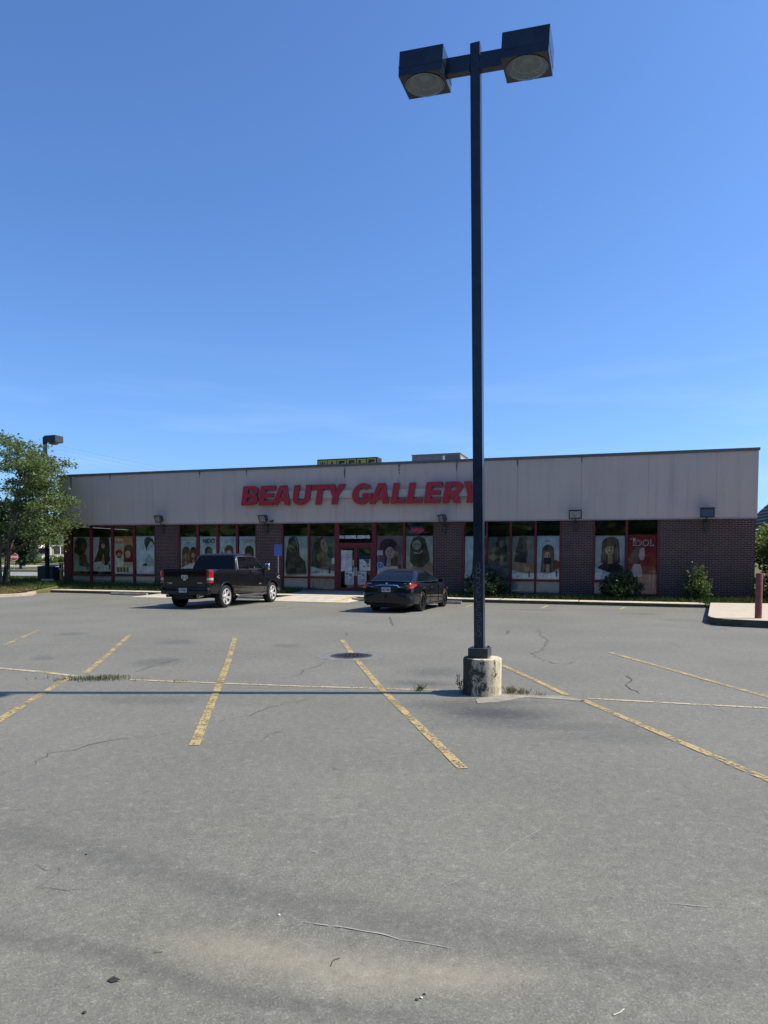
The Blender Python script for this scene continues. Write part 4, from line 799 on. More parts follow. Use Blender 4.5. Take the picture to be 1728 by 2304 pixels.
# ------------------------------------------------------------------ rooftop unit and the yellow sign behind
r = empty('rooftop_unit', A0 + UU * 1.0 + VV * 6.45 + Vector((0, 0, 6.02)), ANG, label='grey rooftop air conditioning unit showing above the parapet', cat='air conditioner')
mb = MB(); mb.mm((0, 0, .0), (2.75, 1.9, 1.58)).mm((-.03, -.03, 1.58), (2.78, 1.93, 1.63)); mb.build('cabinet', m_ac(), r, bevel=.01)
mb = MB()
for k in range(10): mb.mm((1.95 + k * .078, -.015, .3), (1.95 + k * .078 + .03, .0, 1.5))
mb.build('grille', plain('grille_dark', (.09, .095, .1), .6), r); mb = MB(); mb.mm((1.78, -.012, 1.05), (1.9, 0, 1.5)); mb.build('panel', WHITE, r); mb = MB(); mb.mm((.5, -.01, 1.15), (.95, 0, 1.32)); mb.build('badge', plain('faded_badge', (.15, .17, .2), .6), r)
mb = MB(); mb.mm((2.752, .15, .2), (2.765, 1.75, 1.45)); mb.build('coil_panel', plain('coil_tan', (.42, .36, .26), .7), r); mb = MB(); mb.lathe([(.25, 1.63), (.28, 1.68), (.1, 1.7), (0, 1.7)], 16, Matrix.Translation((2.05, .9, 0))); mb.build('fan_cap', m_ac(), r)
r = empty('block_letter_sign', at(715, 1037.5, 70) - Vector((0, 0, at(715, 1037.5, 70).z)), ANG, label='yellow block sign with black letters WAFFLE peeking over the roof', cat='sign')
YS = plain('sign_yellow', (.42, .36, .035), .5); YK = plain('sign_black', (.015, .015, .015), .5); Wt = 1.02; zt = 11.55
mb = MB(); mb.mm((-.06, .0, zt - 2.55), (6 * Wt + .06, 1.3, zt + .06)); mb.build('cabinet', YK, r)
for row, word in enumerate(('WAFFLE', 'HOUSE')):
    for i, c in enumerate(word):
        x = i * Wt + (Wt / 2 if row else 0); z1 = zt - .06 - row * 1.27; mb = MB(); mb.mm((x + .05, -.03, z1 - 1.15), (x + Wt - .05, -.001, z1)); t = mb.build('letter_tile', YS, r)
        mb = MB(); me = text_mesh(c, 1.0, offset=.05); mx = max(v.co.x for v in me.vertices); mn = min(v.co.x for v in me.vertices); my = max(v.co.y for v in me.vertices)
        mb.add([(x + .2 + (v.co.x - mn) / (mx - mn) * (Wt - .4), -.034, z1 - 1.05 + v.co.y / my * .95) for v in me.vertices], [list(p.vertices) for p in me.polygons]); mb.build('letter', YK, t, fixn=False)
mb = MB(); mb.mm((2.9, .5, 0), (3.3, .9, zt - 2.5)); mb.build('pole', YK, r)

# ------------------------------------------------------------------ street furniture near the shop
def wheel_stop(s0, s1, v, label):
    L = s1 - s0; mb = MB(); prof_ = [(-.075, 0), (-.075, .06), (-.045, .125), (.045, .125), (.075, .06), (.075, 0)]
    mb.prism([(-L / 2, y, z) for y, z in prof_], (L, 0, 0)); o = mb.build('wheel_stop', m_concrete('wheel_stop_concrete', (.22, .19, .165), (.34, .30, .25), (.10, .09, .075), .6) if 'wheel_stop_concrete' not in bpy.data.materials else bpy.data.materials['wheel_stop_concrete'], bevel=.012)
    o.location = site((s0 + s1) / 2, v, -.002); o.rotation_euler = (0, 0, ANG); tag(o, label, 'wheel stop', 'concrete wheel stops along the kerb')
wheel_stop(-11.15, -9.05, 3.65, 'concrete wheel stop standing alone left of the pickup'); wheel_stop(-4.2, -2.2, 3.9, 'concrete wheel stop by the pickup front wheel'); wheel_stop(1.45, 3.3, 3.75, 'concrete wheel stop at the left end of the sedan beside the ramp'); wheel_stop(4.3, 6.3, 4.15, 'pale-ended concrete wheel stop right of the sedan')
bp = site(-3.2, 2.0, KZ); hb = at(627, 1250, bp.y + .0); 
bp = Vector((at(626, 1300, bp.y).x, bp.y, KZ)); r = empty('parking_sign', bp, ANG + R(12), label='blank blue parking sign on a thin grey post by the pickup', cat='sign')
mb = MB(); mb.box((0, 0, 1.15), (.05, .03, 2.3)); mb.build('post', plain('galvanised_post', (.32, .32, .31), .5, .5), r); z1 = at(626, 1225, bp.y).z - KZ; mb = MB(); mb.box((0, -.02, z1 - .27), (.35, .006, .54)); mb.build('sign_panel', plain('sign_blue', (.075, .14, .40), .4, spec=.4), r, bevel=.002)
bp = gp(1706, 1391, .2); r = empty('bollard', bp, ANG, label='dull red steel bollard standing on the concrete pad', cat='bollard')
mb = MB(); mb.lathe([(.088, -.03), (.088, 1.19), (.08, 1.215), (0, 1.225)], 28); mb.build('post', plain('faded_red_paint', (.20, .055, .05), .5, var=.2, scale=5, spec=.4), r, smooth=40)
# ------------------------------------------------------------------ vehicles (local: +x right, +y forward, rear axle at y = 0)
def body_ring(w, zb, zt, tuck=.05, crown=.0):
    half = [(0, zb), (w * .78, zb), (w - .03, zb + .05), (w - .005, zb + .18), (w, zb + (zt - zb) * .5), (w - .004, zt - .22), (w - tuck * .35, zt - .08), (w - tuck, zt - .015), (w - tuck - .05, zt), (w * .5, zt + crown), (0, zt + crown * 1.2)]
    return half + [(-x, z) for x, z in half[-2:0:-1]]
def loft(mb, sts, ring=body_ring, mi=0):
    rows = [[(x, st[0], z) for x, z in ring(*st[1:])] for st in sts]; mb.grid(rows, mi, close=True)
    mb.add(rows[0], [list(range(len(rows[0])))], mi); mb.add(rows[-1], [list(range(len(rows[0])))[::-1]], mi)
def cutter_cyl(y, z, r, x0, x1):
    mb = MB(); mb.lathe([(r, x0), (r, x1)], 32, Matrix.Translation((0, y, z)) @ Matrix.Rotation(R(90), 4, 'Y'), cap0=True, cap1=True); return mb.build('cutter', BLKPLASTIC)
def house_ring(y0, y1, hw, z, rc=.12, n=4):             # rounded rectangle seen from above
    pts = []
    for cx_, cy_, a in ((hw - rc, y1 - rc, 0), (-hw + rc, y1 - rc, 90), (-hw + rc, y0 + rc, 180), (hw - rc, y0 + rc, 270)):
        pts += [(cx_ + rc * math.cos(R(a + 90 * i / n)), cy_ + rc * math.sin(R(a + 90 * i / n)), z) for i in range(n + 1)]
    return pts
def greenhouse(lv, rc):
    mb = MB(); rows = [house_ring(y0, y1, hw, z, rc[i]) for i, (z, y0, y1, hw) in enumerate(lv)]; mb.grid(rows, close=True); mb.add(rows[-1], [list(range(len(rows[-1])))]); return mb
def lvl(lv, z):
    return [interp(z, [l[0] for l in lv], [l[k] for l in lv]) for k in (1, 2, 3)]
def side_pane(lv, sx, y00, y01, y10, y11, z0, z1, off=.006, n=6):
    mb = MB(); rows = []
    for i in range(n + 1):
        t = i / n; z = z0 + (z1 - z0) * t; hw = lvl(lv, z)[2] + off; a = y00 + (y10 - y00) * t; b = y01 + (y11 - y01) * t; rows.append([(sx * hw, a, z), (sx * hw, (a + b) / 2, z), (sx * hw, b, z)])
    mb.grid(rows); return mb
def end_pane(lv, rear, z0, z1, m0, m1, off=.008, n=7, bow=0.):
    mb = MB(); rows = []
    for i in range(n + 1):
        t = i / n; z = z0 + (z1 - z0) * t; y0, y1, hw = lvl(lv, z); hh = hw - (m0 + (m1 - m0) * t); y = (y0 - off) if rear else (y1 + off); rows.append([(hh * q, y + (0 if abs(q) < .9 else 0), z) for q in (-1, -.5, 0, .5, 1)])
    mb.grid(rows); return mb
def wheel(parent, x, y, r, wid, sx, rimmat, spokes, rimr, name='wheel'):
    M = Matrix.Translation((x, y, r)) @ Matrix.Rotation(R(90) * sx, 4, 'Y')
    mb = MB(); h = wid / 2
    mb.lathe([(rimr, -h), (r - .035, -h), (r - .008, -h + .025), (r, -h + .06), (r, h - .06), (r - .008, h - .025), (r - .035, h - .006), (rimr + .03, h), (rimr, h - .012)], 40, M)
    w = mb.build('wheel', RUBBER, parent, smooth=40)
    mb = MB(); mb.lathe([(rimr + .004, h - .01), (rimr - .012, h + .0), (rimr - .03, h - .03), (rimr - .045, h - .11), (.0, h - .13)], 40, M, mi=1)
    mb.lathe([(rimr + .004, h - .01), (rimr - .004, h + .004), (rimr - .03, h - .004), (rimr - .03, h - .03)], 40, M)
    for k in range(spokes):
        a = 2 * PI * k / spokes + .3; c, s = math.cos(a), math.sin(a); t = Vector((-s, c, 0)); d = Vector((c, s, 0)); hw0, hw1 = (.055, .05) if spokes < 8 else (.02, .016)
        pts = [d * .03 - t * hw0, d * (rimr * .55) - t * hw1 * .8, d * (rimr - .012) - t * hw1 * 1.35, d * (rimr - .012) + t * hw1 * 1.35, d * (rimr * .55) + t * hw1 * .8, d * .03 + t * hw0]
        mb.prism([M @ (p + Vector((0, 0, h - .02 - .03 * (1 - p.length / rimr)))) for p in pts], (M.to_3x3() @ Vector((0, 0, -.035))))
    mb.lathe([(.075, h - .06), (.07, h - .022), (.04, h - .015), (0, h - .015)], 20, M)
    rm = mb.build('rim', [rimmat, plain('rim_barrel', (.06, .06, .065), .5, .5)], w, smooth=35); return w
def plate_part(parent, c, w, h, txt, depth=.012):
    mb = MB(); mb.box(c, (w, depth, h)); p = mb.build('licence_plate', PLATE, parent)
    mb = MB(); me = text_mesh(txt, h * .58, offset=.004); mx = max(v.co.x for v in me.vertices)
    mb.add([(c[0] - w * .42 + v.co.x / mx * w * .84, c[1] - depth / 2 - .002, c[2] - h * .23 + v.co.y) for v in me.vertices], [list(q.vertices) for q in me.polygons]); mb.mm((c[0] - w * .3, c[1] - depth / 2 - .0015, c[2] + h * .32), (c[0] + w * .3, c[1] - depth / 2, c[2] + h * .42)); mb.build('plate_lettering', DKTEXT, p, fixn=False)
BRIGHT = plain('polished_rim', (.72, .72, .72), .3, .55, var=.05, spec=.6)
PLR = plain('plate_recess', (.008, .008, .009), .5)

def pickup(loc, yaw):
    T = empty('pickup_truck', loc, yaw, label='black crew cab pickup truck parked nose in to the kerb, chrome wheels', cat='pickup truck')
    RW, FW, WR = 0.0, 3.67, .405
    cut = []
    for y in (RW, FW):
        for sx in (-1, 1): cut.append(cutter_cyl(y, WR + .02, .475, sx * .62, sx * 1.3))
    b = MB(); b.mm((-.86, -.96, .85), (.86, .62, 1.6)); cut.append(b.build('cutter', BLKPLASTIC))
    mb = MB(); loft(mb, [(-1.06, .96, .60, 1.375), (-1.0, 1.005, .52, 1.385), (-.5, 1.025, .46, 1.39), (.0, 1.03, .45, 1.39), (.735, 1.03, .43, 1.385)])
    bed = mb.build('bed', BLACKP, T, smooth=35, cut=cut)
    mb = MB(); mb.mm((-.99, .70, .5), (.99, .77, 1.30)); mb.build('bed_gap', BLKPLASTIC, T)
    mb = MB(); loft(mb, [(.755, 1.03, .42, 1.365), (1.2, 1.03, .40, 1.355), (2.0, 1.03, .40, 1.34), (2.8, 1.03, .40, 1.325), (3.0, 1.03, .42, 1.33), (3.3, 1.03, .44, 1.32), (3.67, 1.035, .45, 1.29), (4.2, 1.02, .46, 1.24), (4.5, .97, .46, 1.16), (4.66, .88, .48, 1.05), (4.70, .80, .52, .95)], lambda w, a, c: body_ring(w, a, c, .06, .02))
    body = mb.build('body', BLACKP, T, smooth=35, cut=cut)
    for c in cut: bpy.data.objects.remove(c)
    lv = [(1.33, .80, 3.28, .955), (1.5, .86, 3.02, .915), (1.7, .945, 2.72, .855), (1.86, 1.03, 2.45, .795), (1.925, 1.10, 2.28, .74), (1.955, 1.25, 2.1, .62), (1.965, 1.45, 1.9, .4)]
    mb = greenhouse(lv, [.1, .1, .1, .1, .12, .15, .15]); cab = mb.build('cab_roof', BLACKP, T, smooth=50)
    mb = end_pane(lv, True, 1.40, 1.865, .07, .075); mb.build('rear_window', DKGLASS, cab)
    mb = MB()
    for x in (-.3, .3): mb.mm((x - .008, .83, 1.41), (x + .008, 1.0, 1.42))
    mb = end_pane(lv, False, 1.38, 1.86, .09, .09); mb.build('windshield', DKGLASS, cab)
    for sx in (-1, 1):
        for nm, q in (('side_window', (.98, 1.80, 1.13, 1.76)), ('side_window', (1.88, 3.0, 1.84, 2.52))):
            mb = side_pane(lv, sx, *q, 1.385, 1.835); mb.build(nm, DKGLASS, cab)
        pts = []
        for y, z in ((.95, 1.372), (3.05, 1.372), (2.8, 1.55), (2.55, 1.80), (2.42, 1.852), (1.14, 1.852), (1.08, 1.82), (.95, 1.372)): pts.append((sx * (lvl(lv, z)[2] + .010), y, z))
        mb = MB(); mb.tube(pts, .009, 6); mb.build('window_trim', plain('dark_chrome_trim', (.35, .35, .36), .25, 1.), cab)
        mb = MB()
        for y in (.86, 1.83, 2.93): mb.mm((sx * 1.0, y - .003, .56), (sx * 1.0315, y + .003, 1.30))
        mb.build('door_seam', BLKPLASTIC, body)
        mb = MB()
        for y in (1.02, 2.02): mb.box((sx * 1.036, y + .11, 1.17), (.03, .2, .032)); mb.build('door_handle', BLACKP, body, bevel=.008)
        mb = MB(); mb.tube([(sx * .99, .68, .44), (sx * 1.07, .82, .40), (sx * 1.07, 2.95, .40), (sx * .99, 3.08, .44)], .038, 8); mb.build('running_board', plain('running_board_metal', (.18, .18, .19), .35, .7), T)
        mb = MB(); mb.box((sx * 1.17, 2.92, 1.47), (.22, .12, .26), (0, 0, R(-10) * sx)); m_ = mb.build('mirror', CHROME if sx > 0 else BLACKP, T, bevel=.05, smooth=50)
        mb = MB(); mb.box((sx * 1.04, 2.95, 1.36), (.14, .06, .07)); mb.build('mirror_arm', BLKPLASTIC, m_)
        # tail light: red upper, clear lower, wrapping the corner
        def tl(z0, z1, m, nm):
            mb = MB(); mb.prism([(sx * .855, -1.075, z0), (sx * .96, -1.075, z0), (sx * 1.015, -1.02, z0), (sx * 1.035, -.90, z0), (sx * .98, -.90, z0), (sx * .88, -1.0, z0)], (0, 0, z1 - z0)); return mb.build(nm, m, T, bevel=.012)
        tl(1.10, 1.335, TAILRED, 'tail_light'); tl(1.0, 1.09, TAILWHITE, 'reverse_light'); tl(.905, .994, TAILRED, 'side_reflector')
        mb = MB(); mb.prism([(sx * .90, 4.45, .93), (sx * 1.0, 4.3, .95), (sx * 1.025, 4.05, 1.02), (sx * 1.0, 4.3, 1.10), (sx * .92, 4.5, 1.06)], (sx * .012, .02, 0)); mb.build('headlight', TAILWHITE, T)
        for y in (RW, FW):
            mb = MB(); mb.grid([[(sx * xo, y + dr * math.cos(R(a)), WR + .02 + dr * math.sin(R(a))) for a in range(-8, 189, 7)] for dr, xo in ((.47, 1.028), (.475, 1.052), (.505, 1.05), (.53, 1.03))])
            mb.build('wheel_arch_trim', BLACKP, T, smooth=50)
        wheel(T, sx * .89, RW, WR, .28, sx, BRIGHT, 6, .285); wheel(T, sx * .89, FW, WR, .28, sx, BRIGHT, 6, .285)
    # tailgate
    mb = MB(); mb.prism([(-.845, -1.062, .74), (.845, -1.062, .74), (.85, -1.062, 1.34), (-.85, -1.062, 1.34)], (0, -.02, 0)); mb.mm((-.85, -1.09, 1.335), (.85, -.96, 1.392)); tg = mb.build('tailgate', BLACKP, T, bevel=.008)
    mb = MB(); mb.mm((-.79, -1.0845, 1.315), (.79, -1.0825, 1.328)).mm((-.79, -1.0845, .775), (.79, -1.0825, .783)); mb.build('tailgate_crease', BLKPLASTIC, tg)
    mb = MB(); em = [(-.05, -.10), (.05, -.10), (.06, -.03), (.10, -.05), (.135, .0), (.13, .07), (.085, .10), (.045, .085), (.0, .10), (-.045, .085), (-.085, .10), (-.13, .07), (-.135, 0), (-.10, -.05), (-.06, -.03)]
    mb.prism([(x, -1.083, 1.09 + z) for x, z in em], (0, -.012, 0)); o = mb.build('emblem', plain('emblem_silver', (.55, .55, .55), .3, .7), tg)
    mb = MB()
    for sx in (-1, 1): mb.prism([(sx * .03, -1.0955, 1.055), (sx * .075, -1.0955, 1.09), (sx * .085, -1.0955, 1.135), (sx * .045, -1.0955, 1.13)], (0, -.002, 0))
    mb.build('emblem_inlay', BLKPLASTIC, o)
    mb = MB(); mb.mm((-.71, -1.087, .90), (-.48, -1.083, .915)).mm((-.64, -1.087, .865), (-.52, -1.083, .89)).mm((.50, -1.087, .895), (.70, -1.083, .925)); mb.build('badge', plain('emblem_silver', (.55, .55, .55), .3, .7), tg)
    # bumper, plate, exhausts, underside
    mb = MB(); prof_ = [(-1.0, -1.00), (-.93, -1.14), (-.55, -1.185), (.55, -1.185), (.93, -1.14), (1.0, -1.00)]
    mb.prism([(x, y, .50) for x, y in prof_], (0, 0, .245)); bpr = mb.build('rear_bumper', BLACKP, T, bevel=.02, smooth=40)
    mb = MB(); mb.mm((-.92, -1.17, .747), (.92, -1.06, .757)); mb.build('step_pad', BLKPLASTIC, bpr)
    mb = MB(); mb.mm((-.24, -1.195, .50), (.24, -1.16, .742)); mb.build('plate_recess', PLR, bpr); plate_part(bpr, (0, -1.203, .655), .31, .155, '417 WDK')
    for x in (-.62, .62):
        mb = MB(); M = Matrix.Translation((x, -1.12, .455)) @ Matrix.Rotation(R(90), 4, 'X'); mb.lathe([(.055, -.2), (.058, .09), (.045, .09), (.045, -.15)], 20, M); mb.build('exhaust_tip', CHROME, T, smooth=40)
    mb = MB(); mb.mm((-.55, -1.0, .36), (.55, 4.3, .55)); mb.tube([(-.8, RW, WR), (.8, RW, WR)], .07, 10); mb.tube([(-.8, FW, WR), (.8, FW, WR)], .06, 10); mb.mm((-.35, -1.1, .34), (.35, -.4, .52)); mb.build('underbody', BLKPLASTIC, T)
    mb = MB(); loft(mb, [(4.35, .97, .40, .80), (4.62, .93, .42, .80), (4.78, .75, .46, .76)]); mb.build('front_bumper', BLACKP, T, smooth=40)
    mb = MB(); mb.mm((-.7, 4.60, .78), (.7, 4.735, 1.04)); mb.build('grille', BLKPLASTIC, T, bevel=.03)
    mb = MB(); mb.mm((-.22, 1.075, 1.87), (.22, 1.11, 1.905)); mb.build('brake_lamp', plain('smoked_red_lens', (.12, .05, .05), .3), cab)
    mb = MB(); mb.prism([(-.012, 1.35, 1.955), (-.012, 1.55, 1.96), (-.012, 1.47, 2.04), (-.012, 1.42, 2.04)], (.024, 0, 0)); mb.build('antenna', BLKPLASTIC, cab)
    mb = MB(); mb.box((1.036, 2.55, .80), (.006, .17, .035)); mb.build('side_badge', plain('emblem_silver', (.55, .55, .55), .3, .7), T)
    return T

def sedan(loc, yaw):
    T = empty('sedan_car', loc, yaw, label='black four-door sedan with dark wheels parked nose in right of the doors', cat='car')
    FW, WR = 2.775, .345; cut = []
    for y in (0, FW):
        for sx in (-1, 1): cut.append(cutter_cyl(y, WR + .01, .385, sx * .58, sx * 1.2))
    mb = MB()
    ring = lambda w, a, c, cr=.02: body_ring(w, a, c, .10, cr)
    loft(mb, [(-1.13, .55, .46, .80, .0), (-1.115, .70, .38, .88, .0), (-1.07, .80, .31, .985, .01), (-.98, .86, .27, 1.025, .02), (-.75, .905, .24, 1.03, .02), (-.3, .925, .21, 1.02, .02), (0, .93, .2, 1.005), (.5, .925, .19, .97), (1.2, .92, .18, .95), (2.0, .92, .18, .935), (2.5, .925, .19, .915, .03), (2.775, .928, .2, .89, .04), (3.1, .90, .2, .83, .04), (3.4, .85, .2, .76, .03), (3.62, .74, .22, .68, .02), (3.75, .58, .26, .58, .0)], ring)
    body = mb.build('body', BLACKP, T, smooth=38, cut=cut)
    for c in cut: bpy.data.objects.remove(c)
    lv = [(.99, -.78, 2.45, .83), (1.08, -.56, 2.15, .79), (1.20, -.28, 1.78, .735), (1.32, .03, 1.40, .665), (1.39, .30, 1.12, .60), (1.425, .52, .95, .5), (1.435, .65, .85, .3)]
    mb = greenhouse(lv, [.2, .18, .16, .14, .14, .12, .08]); roof = mb.build('roof', BLACKP, T, smooth=60)
    mb = end_pane(lv, True, 1.035, 1.355, .10, .11, .012, 9); mb.build('rear_window', DKGLASS, roof); mb = end_pane(lv, False, 1.0, 1.36, .1, .1, .012, 9); mb.build('windshield', DKGLASS, roof)
    for sx in (-1, 1):
        for q in ((-.02, .78, .30, .74), (.84, 1.95, .80, 1.18)):
            mb = side_pane(lv, sx, *q, 1.02, 1.335, .008); mb.build('side_window', DKGLASS, roof)
        mb = side_pane(lv, sx, -.36, -.07, .10, .26, 1.02, 1.27, .008); mb.build('quarter_window', DKGLASS, roof)
        pts = [(sx * (lvl(lv, 1.012)[2] + .014), y, 1.012) for y in (-.42, 0, .8, 1.6, 2.05)]; mb = MB(); mb.tube(pts, .007, 6); mb.build('window_trim', plain('dark_chrome_trim', (.35, .35, .36), .25, 1.), roof)
        mb = MB()
        for y in (-.06, .83, 1.86): mb.mm((sx * .90, y - .0025, .30), (sx * .9265, y + .0025, .86))
        mb.build('door_seam', BLKPLASTIC, body)
        for y in (.12, 1.0):
            mb = MB(); mb.box((sx * .925, y, .815), (.03, .17, .026)); mb.build('door_handle', CHROME, body, bevel=.006)
        mb = MB(); mb.box((sx * 1.0, 1.92, 1.02), (.20, .10, .13), (0, 0, R(-12) * sx)); mb.box((sx * .90, 1.95, .98), (.12, .05, .05)); mb.build('mirror', BLACKP, T, bevel=.03, smooth=50)
        mb = MB(); mb.prism([(sx * .42, -1.118, .835), (sx * .60, -1.11, .815), (sx * .80, -1.085, .80), (sx * .80, -1.085, .925), (sx * .62, -1.10, .905), (sx * .42, -1.118, .87)], (0, .03, 0))
        mb.prism([(sx * .80, -1.085, .80), (sx * .90, -.98, .83), (sx * .932, -.72, .90), (sx * .925, -.70, .945), (sx * .88, -.97, .965), (sx * .80, -1.085, .925)], (sx * -.03, .02, 0)); mb.build('tail_light', TAILRED, T, bevel=.006)
        mb = MB(); mb.prism([(sx * .47, -1.122, .842), (sx * .62, -1.114, .835), (sx * .62, -1.114, .865), (sx * .47, -1.122, .862)], (0, .01, 0)); mb.build('reverse_light', TAILWHITE, T)
        mb = MB(); mb.prism([(sx * .60, 3.62, .62), (sx * .84, 3.35, .66), (sx * .86, 3.1, .74), (sx * .80, 3.3, .745), (sx * .62, 3.6, .69)], (0, .012, .012)); mb.build('headlight', TAILWHITE, T)
        for y in (0, FW): wheel(T, sx * .80, y, WR, .24, sx, plain('gunmetal_rim', (.07, .07, .075), .3, .8), 10, .255)
        mb = MB(); M = Matrix.Translation((sx * .56, -1.09, .30)) @ Matrix.Rotation(R(90), 4, 'X'); mb.lathe([(.05, -.1), (.052, .05), (.042, .05), (.042, -.1)], 18, M); mb.build('exhaust_tip', plain('dark_exhaust', (.1, .1, .1), .3, .8), T, smooth=40)
        mb = MB(); mb.box((sx * .905, 1.4, .225), (.05, 1.9, .07)); mb.build('side_sill', BLACKP, body, bevel=.02)
    mb = MB(); n = 14; rows = [[], [], [], []]                        # lip spoiler along the trunk edge
    for i in range(n + 1):
        x = -.76 + 1.52 * i / n; d = (x / .8) ** 2 * .10; rows[0].append((x, -1.07 + d, 1.0 - d * .2)); rows[1].append((x, -1.12 + d, 1.045 - d * .3)); rows[2].append((x, -1.05 + d, 1.048 - d * .3)); rows[3].append((x, -.90 + d, 1.035))
    mb.grid(rows); mb.build('spoiler', BLACKP, T, smooth=50)
    mb = MB(); ch = [(-.46, .845), (-.38, .90), (-.2, .915), (0, .918), (.2, .915), (.38, .90), (.46, .845)]
    mb.grid([[(x, -1.112 + abs(x) * .02, z - .018) for x, z in ch], [(x, -1.150 + abs(x) * .02, z - .012) for x, z in ch], [(x, -1.112 + abs(x) * .02, z + .022) for x, z in ch]]); mb.build('chrome_strip', CHROME, T, smooth=60)
    mb = MB(); mb.mm((-.28, -1.138, .675), (.28, -1.10, .855)); mb.build('plate_recess', PLR, T); plate_part(T, (0, -1.146, .765), .31, .155, '852 XBN')
    mb = MB(); mb.lathe([(.04, 0), (.035, .01), (0, .012)], 16, Matrix.Translation((0, -1.085, .96)) @ Matrix.Rotation(R(80), 4, 'X')); mb.build('emblem', plain('emblem_silver', (.55, .55, .55), .3, .7), T)
    mb = MB(); mb.box((-.40, -1.128, .60), (.16, .008, .03)).box((-.62, -1.085, .965), (.16, .008, .02)).box((.64, -1.085, .965), (.07, .008, .02)); mb.build('badge', plain('emblem_silver', (.55, .55, .55), .3, .7), T)
    mb = MB(); loft(mb, [(-1.154, .06, .505, .53, .0), (-1.153, .2, .46, .57, .0), (-1.150, .38, .42, .60, .0), (-1.147, .58, .36, .64, .0), (-1.132, .71, .31, .67, .0), (-1.10, .79, .27, .685, 0), (-1.03, .85, .24, .69, 0), (-.85, .897, .22, .66, 0)], ring); mb.build('rear_bumper', BLACKP, T, smooth=45)
    mb = MB(); mb.mm((-.72, -1.10, .235), (.72, -.8, .34)); mb.build('diffuser', BLKPLASTIC, T, bevel=.02); mb = MB(); mb.mm((-.62, -.9, .17), (.62, 3.4, .3)); mb.tube([(-.7, 0, WR), (.7, 0, WR)], .05, 8); mb.tube([(-.7, FW, WR), (.7, FW, WR)], .05, 8); mb.build('underbody', BLKPLASTIC, T)
    return T
pickup(Vector((-6.62, 25.75, 0)), R(-17.5)); sedan(Vector((.47, 24.35, 0)), R(-20.6))

# ------------------------------------------------------------------ vegetation
def grass_patch(name, fn, n, h0, h1, w, m, label=None):
    mb = MB(); pts = []
    while len(pts) < n:
        p = fn()
        if p is not None: pts.append(p)
    blades(mb, pts, h0, h1, w, .6); o = mb.build(name, m, fixn=False); o['kind'] = 'stuff'; return tag(o, label or 'grass growing on the planted ground', 'grass')
random.seed(21)
def strip_fn():
    s = random.uniform(-17.5, 17.6)
    if -2.6 < s < 1.6: return None
    v = random.uniform(.05, 2.1); p = site(s, v); p.z = hgt(p.x, p.y) - .04; return p
grass_patch('shop_grass', strip_fn, 16000, .10, .26, .012, GRASS, 'long green grass in the bed between the kerb and the shop')
def left_fn(lo, hi):
    def f():
        x = random.uniform(-34, -16.4); y = border(x) + .32 + random.uniform(lo, hi)
        if (Vector((x, y, 0)) - A0).dot(UU) > -17.7 and (Vector((x, y, 0)) - A0).dot(VV) > 0: return None
        return Vector((x, y, hgt(x, y) - .04))
    return f
grass_patch('dry_grass', left_fn(0, 4.2), 15000, .04, .17, .016, DRY, 'straw-coloured dry grass along the left kerb')
grass_patch('verge_grass', left_fn(3.4, 18), 20000, .05, .22, .022, GRASS, 'green grass on the verge under the left tree')
def kerbweed_fn():
    s = random.uniform(3, 15.2); p = site(s, STRIP + random.uniform(.01, .09)); return p if random.random() < .5 + .5 * math.sin(s * 4.1) else None
grass_patch('kerb_weeds', kerbweed_fn, 1500, .02, .09, .008, GRASS, 'low weeds growing along the foot of the kerb')
def right_fn():
    x = random.uniform(12, 34); y = kR.y - 4 + random.uniform(-6, 12); p = Vector((x, y, 0))
    if y < border(x) + .1: return None
    q = p - A0
    if q.dot(UU) < 17.5 and q.dot(VV) > 0: return None
    p.z = hgt(x, y) - .04; return p
grass_patch('right_grass', right_fn, 9000, .10, .34, .02, GRASS, 'tall grass beyond the right end of the shop')

def bush(s, v, w, h, n, leaf, m, label, spiky=False, name='bush', dens=None):
    p = site(s, v); p.z = hgt(p.x, p.y) - .05; r = empty(name, p, random.uniform(0, 6), label=label, cat='bush'); st = MB(); lf = MB()
    for k in range(n):
        a = random.uniform(0, 2 * PI); rr = math.sqrt(random.random()) * w / 2; ht = h * random.uniform(.45, 1.0) * (1 - .55 * (rr / (w / 2)) ** 2)
        tip = Vector((rr * math.cos(a), rr * math.sin(a), ht)); base = Vector((tip.x * .12, tip.y * .12, 0)); mid = base.lerp(tip, .55) + Vector((random.gauss(0, .04), random.gauss(0, .04), .06))
        st.tube([base, mid, tip], [.009, .006, .003], 4)
        for j in range(dens or 26):
            t = random.uniform(.25, 1.03); q = base.lerp(mid, t * 2) if t < .5 else mid.lerp(tip, (t - .5) * 2)
            leafmesh(lf, q + Vector((random.gauss(0, .05), random.gauss(0, .05), random.gauss(0, .04))), leaf * random.uniform(.7, 1.4))
        if spiky:
            for j in range(3): d = Vector((random.gauss(0, .5), random.gauss(0, .5), .7)).normalized() * random.uniform(.08, .16); t_ = d.orthogonal().normalized() * .012; lf.add([tip - t_, tip + t_, tip + d], [(0, 1, 2)])
    st.build('stem', BARK, r); lf.build('foliage', m, r, fixn=False); return r
random.seed(33)
bush(wl(1093, 1300, 1.1)[0], 1.1, 2.1, 1.55, 210, .12, LEAF_MD, 'dark round bush behind the tall lamp pole')
bush(wl(1398, 1310, 1.1)[0], 1.1, 1.8, 1.4, 210, .12, LEAF_MD, 'broad spiky dark bush in front of the red poster', True)
bush(wl(1567, 1315, 1.0)[0], 1.0, 1.15, 1.7, 150, .09, LEAF_LT, 'lighter green bush standing against the blank brick wall')
bush(wl(1700, 1310, .9)[0] + .35, .7, .8, 1.25, 30, .14, LEAF_LT, 'leafy shoots at the right corner of the shop behind the bollard', True)
